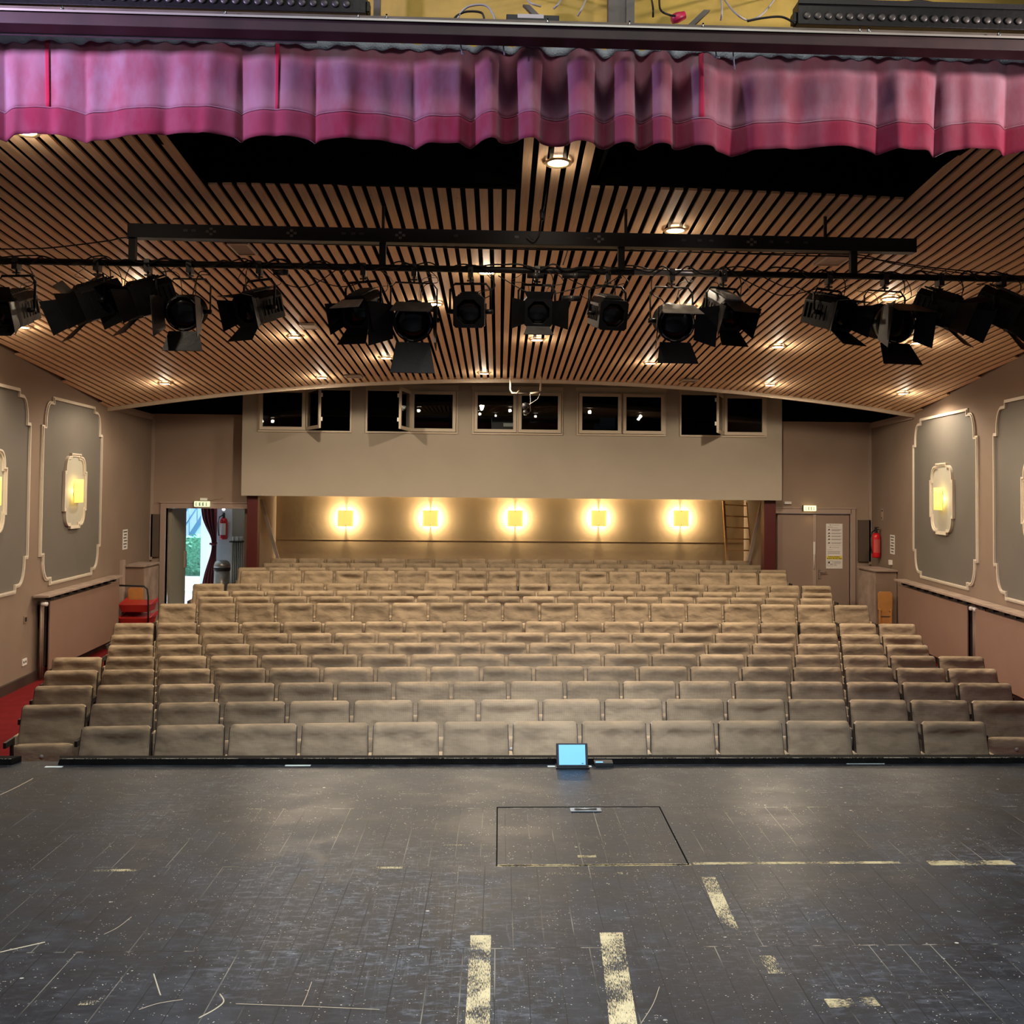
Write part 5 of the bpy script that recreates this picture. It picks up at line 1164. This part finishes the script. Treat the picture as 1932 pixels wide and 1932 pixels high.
mb = MB(); mb.hexa([(-.264, .0045, -.02), (.264, .0045, -.02), (.264, .020, -.02), (-.264, .020, -.02)], [(-.252, .0045, .452), (.252, .0045, .452), (.252, .020, .452), (-.252, .020, .452)])
for q in (-1, 1): mb.hexa([(min(q*.2685, q*.2715), -.030, .0), (max(q*.2685, q*.2715), -.030, .0), (max(q*.2685, q*.2715), .0045, .0), (min(q*.2685, q*.2715), .0045, .0)], [(min(q*.2575, q*.2605), -.028, .452), (max(q*.2575, q*.2605), -.028, .452), (max(q*.2575, q*.2605), .0045, .452), (min(q*.2575, q*.2605), .0045, .452)])
SHELL = mb.mesh('back_shell', BLACKPL)
mb = MB()
def cush(u, v):
    x = 2*u-1; q = 2*PI*v; e = (1-abs(x)**6)**.5*.85+.15; cx_, cz = math.cos(q), math.sin(q)
    return (.235*x, .055*e*math.copysign(abs(cx_)**.6, cx_), .155*math.copysign(abs(cz)**.6, cz)*(.93+.07*e))
mb.grid(cush, 14, 24); k0 = [cush(0, j/24) for j in range(24)]; k1 = [cush(1, j/24) for j in range(24)]; mb.add(k0, [tuple(range(23, -1, -1))]); mb.add(k1, [tuple(range(24))]); CUSH = mb.mesh('seat_cushion', F_SEAT)
mb = MB(); mb.lathe([(.001, .008), (.016, .006), (.018, 0)], 14, Matrix.Rotation(PI/2, 4, 'X'), cap=False); BUT = mb.mesh('button', IRON_PALE)
mb = MB(); mb.box((-.0150, -.16, .24), (.0150, .0, .61)); ARMP = mb.mesh('side_pad', F_SIDE)
mb = MB(); mb.box((-.0118, -.34, .565), (.0118, -.131, .612)); ARM = mb.mesh('armrest', BLACKPL)
mb = MB(); mb.box((-.0118, -.20, .0), (.0118, -.13, .565)); mb.box((-.0118, -.28, .0), (.0118, .06, .02)); LEG = mb.mesh('leg', BLACKPL)
back_tilt = Matrix.Translation((0, -.115, .385)) @ Matrix.Rotation(rad(-13.5), 4, 'X')
def seat_parts(root, k, right, btn):
    link('backrest', BACKS[k % 9], root, M4=back_tilt); link('back_shell', SHELL, root, M4=back_tilt)
    c = link('seat_cushion', CUSH, root, M4=Matrix.Translation((0, -.245, .425)) @ Matrix.Rotation(rad(8), 4, 'X'))
    if btn: link('button', BUT, c, M4=Matrix.Translation((0, -.056, .07)))
    for s in ((-1, 1) if right else (-1,)):
        for nm, me in (('side_pad', ARMP), ('armrest', ARM), ('leg', LEG)): link(nm, me, root, M4=Matrix.Translation((s*SW/2, 0, 0)))
ROWS = [(7.749, -1.865, -3.044, 13), (8.600, -1.876, -3.863, 16), (9.425, -1.879, -4.126, 17), (10.234, -1.883, -4.387, 18), (11.056, -1.891, -4.652, 19), (11.841, -1.887, -4.361, 18), (12.646, -1.881, -4.625, 19), (13.476, -1.848, -4.888, 20),
        (14.425, -1.700, -4.605, 19), (15.245, -1.691, -4.282, 18), (16.040, -1.687, -4.547, 19), (16.837, -1.643, -4.829, 20), (17.640, -1.493, -4.234, 18), (18.552, -1.505, -4.501, 19), (19.274, -1.476, -4.196, 18), (20.08, -1.440, -4.22, 18)]
ORD = ['first', 'second', 'third', 'fourth', 'fifth', 'sixth', 'seventh', 'eighth', 'ninth', 'tenth', 'eleventh', 'twelfth', 'thirteenth', 'fourteenth', 'fifteenth', 'sixteenth', 'seventeenth', 'eighteenth', 'nineteenth', 'twentieth']
rs = random.Random(21)
for ri, (D, zt, x0, n) in enumerate(ROWS):
    fl = 0 if ri < 8 else (.17 if ri < 12 else .36)
    hz = (zt+CZ-fl)/.845
    row = 'the front row' if ri == 0 else ('the last row' if ri == 15 else 'the '+ORD[ri]+' row from the stage')
    for j in range(n):
        X = x0+SW*(j+.5)-.018; Y = arcY(D, X)
        if j < (n+1)//2: pos = 'leftmost seat' if j == 0 else ORD[j]+' seat from the left'
        else: pos = 'rightmost seat' if j == n-1 else ORD[n-1-j]+' seat from the right'
        r = thing('theatre_seat', 'tan tip-up theatre seat, %s in %s' % (pos, row), 'theatre seat', (X, Y, fl), -KC*(X-XC), 'theatre seats in '+row)
        r.scale = (1, 1, hz); seat_parts(r, rs.randrange(9), j == n-1, ri < 3)
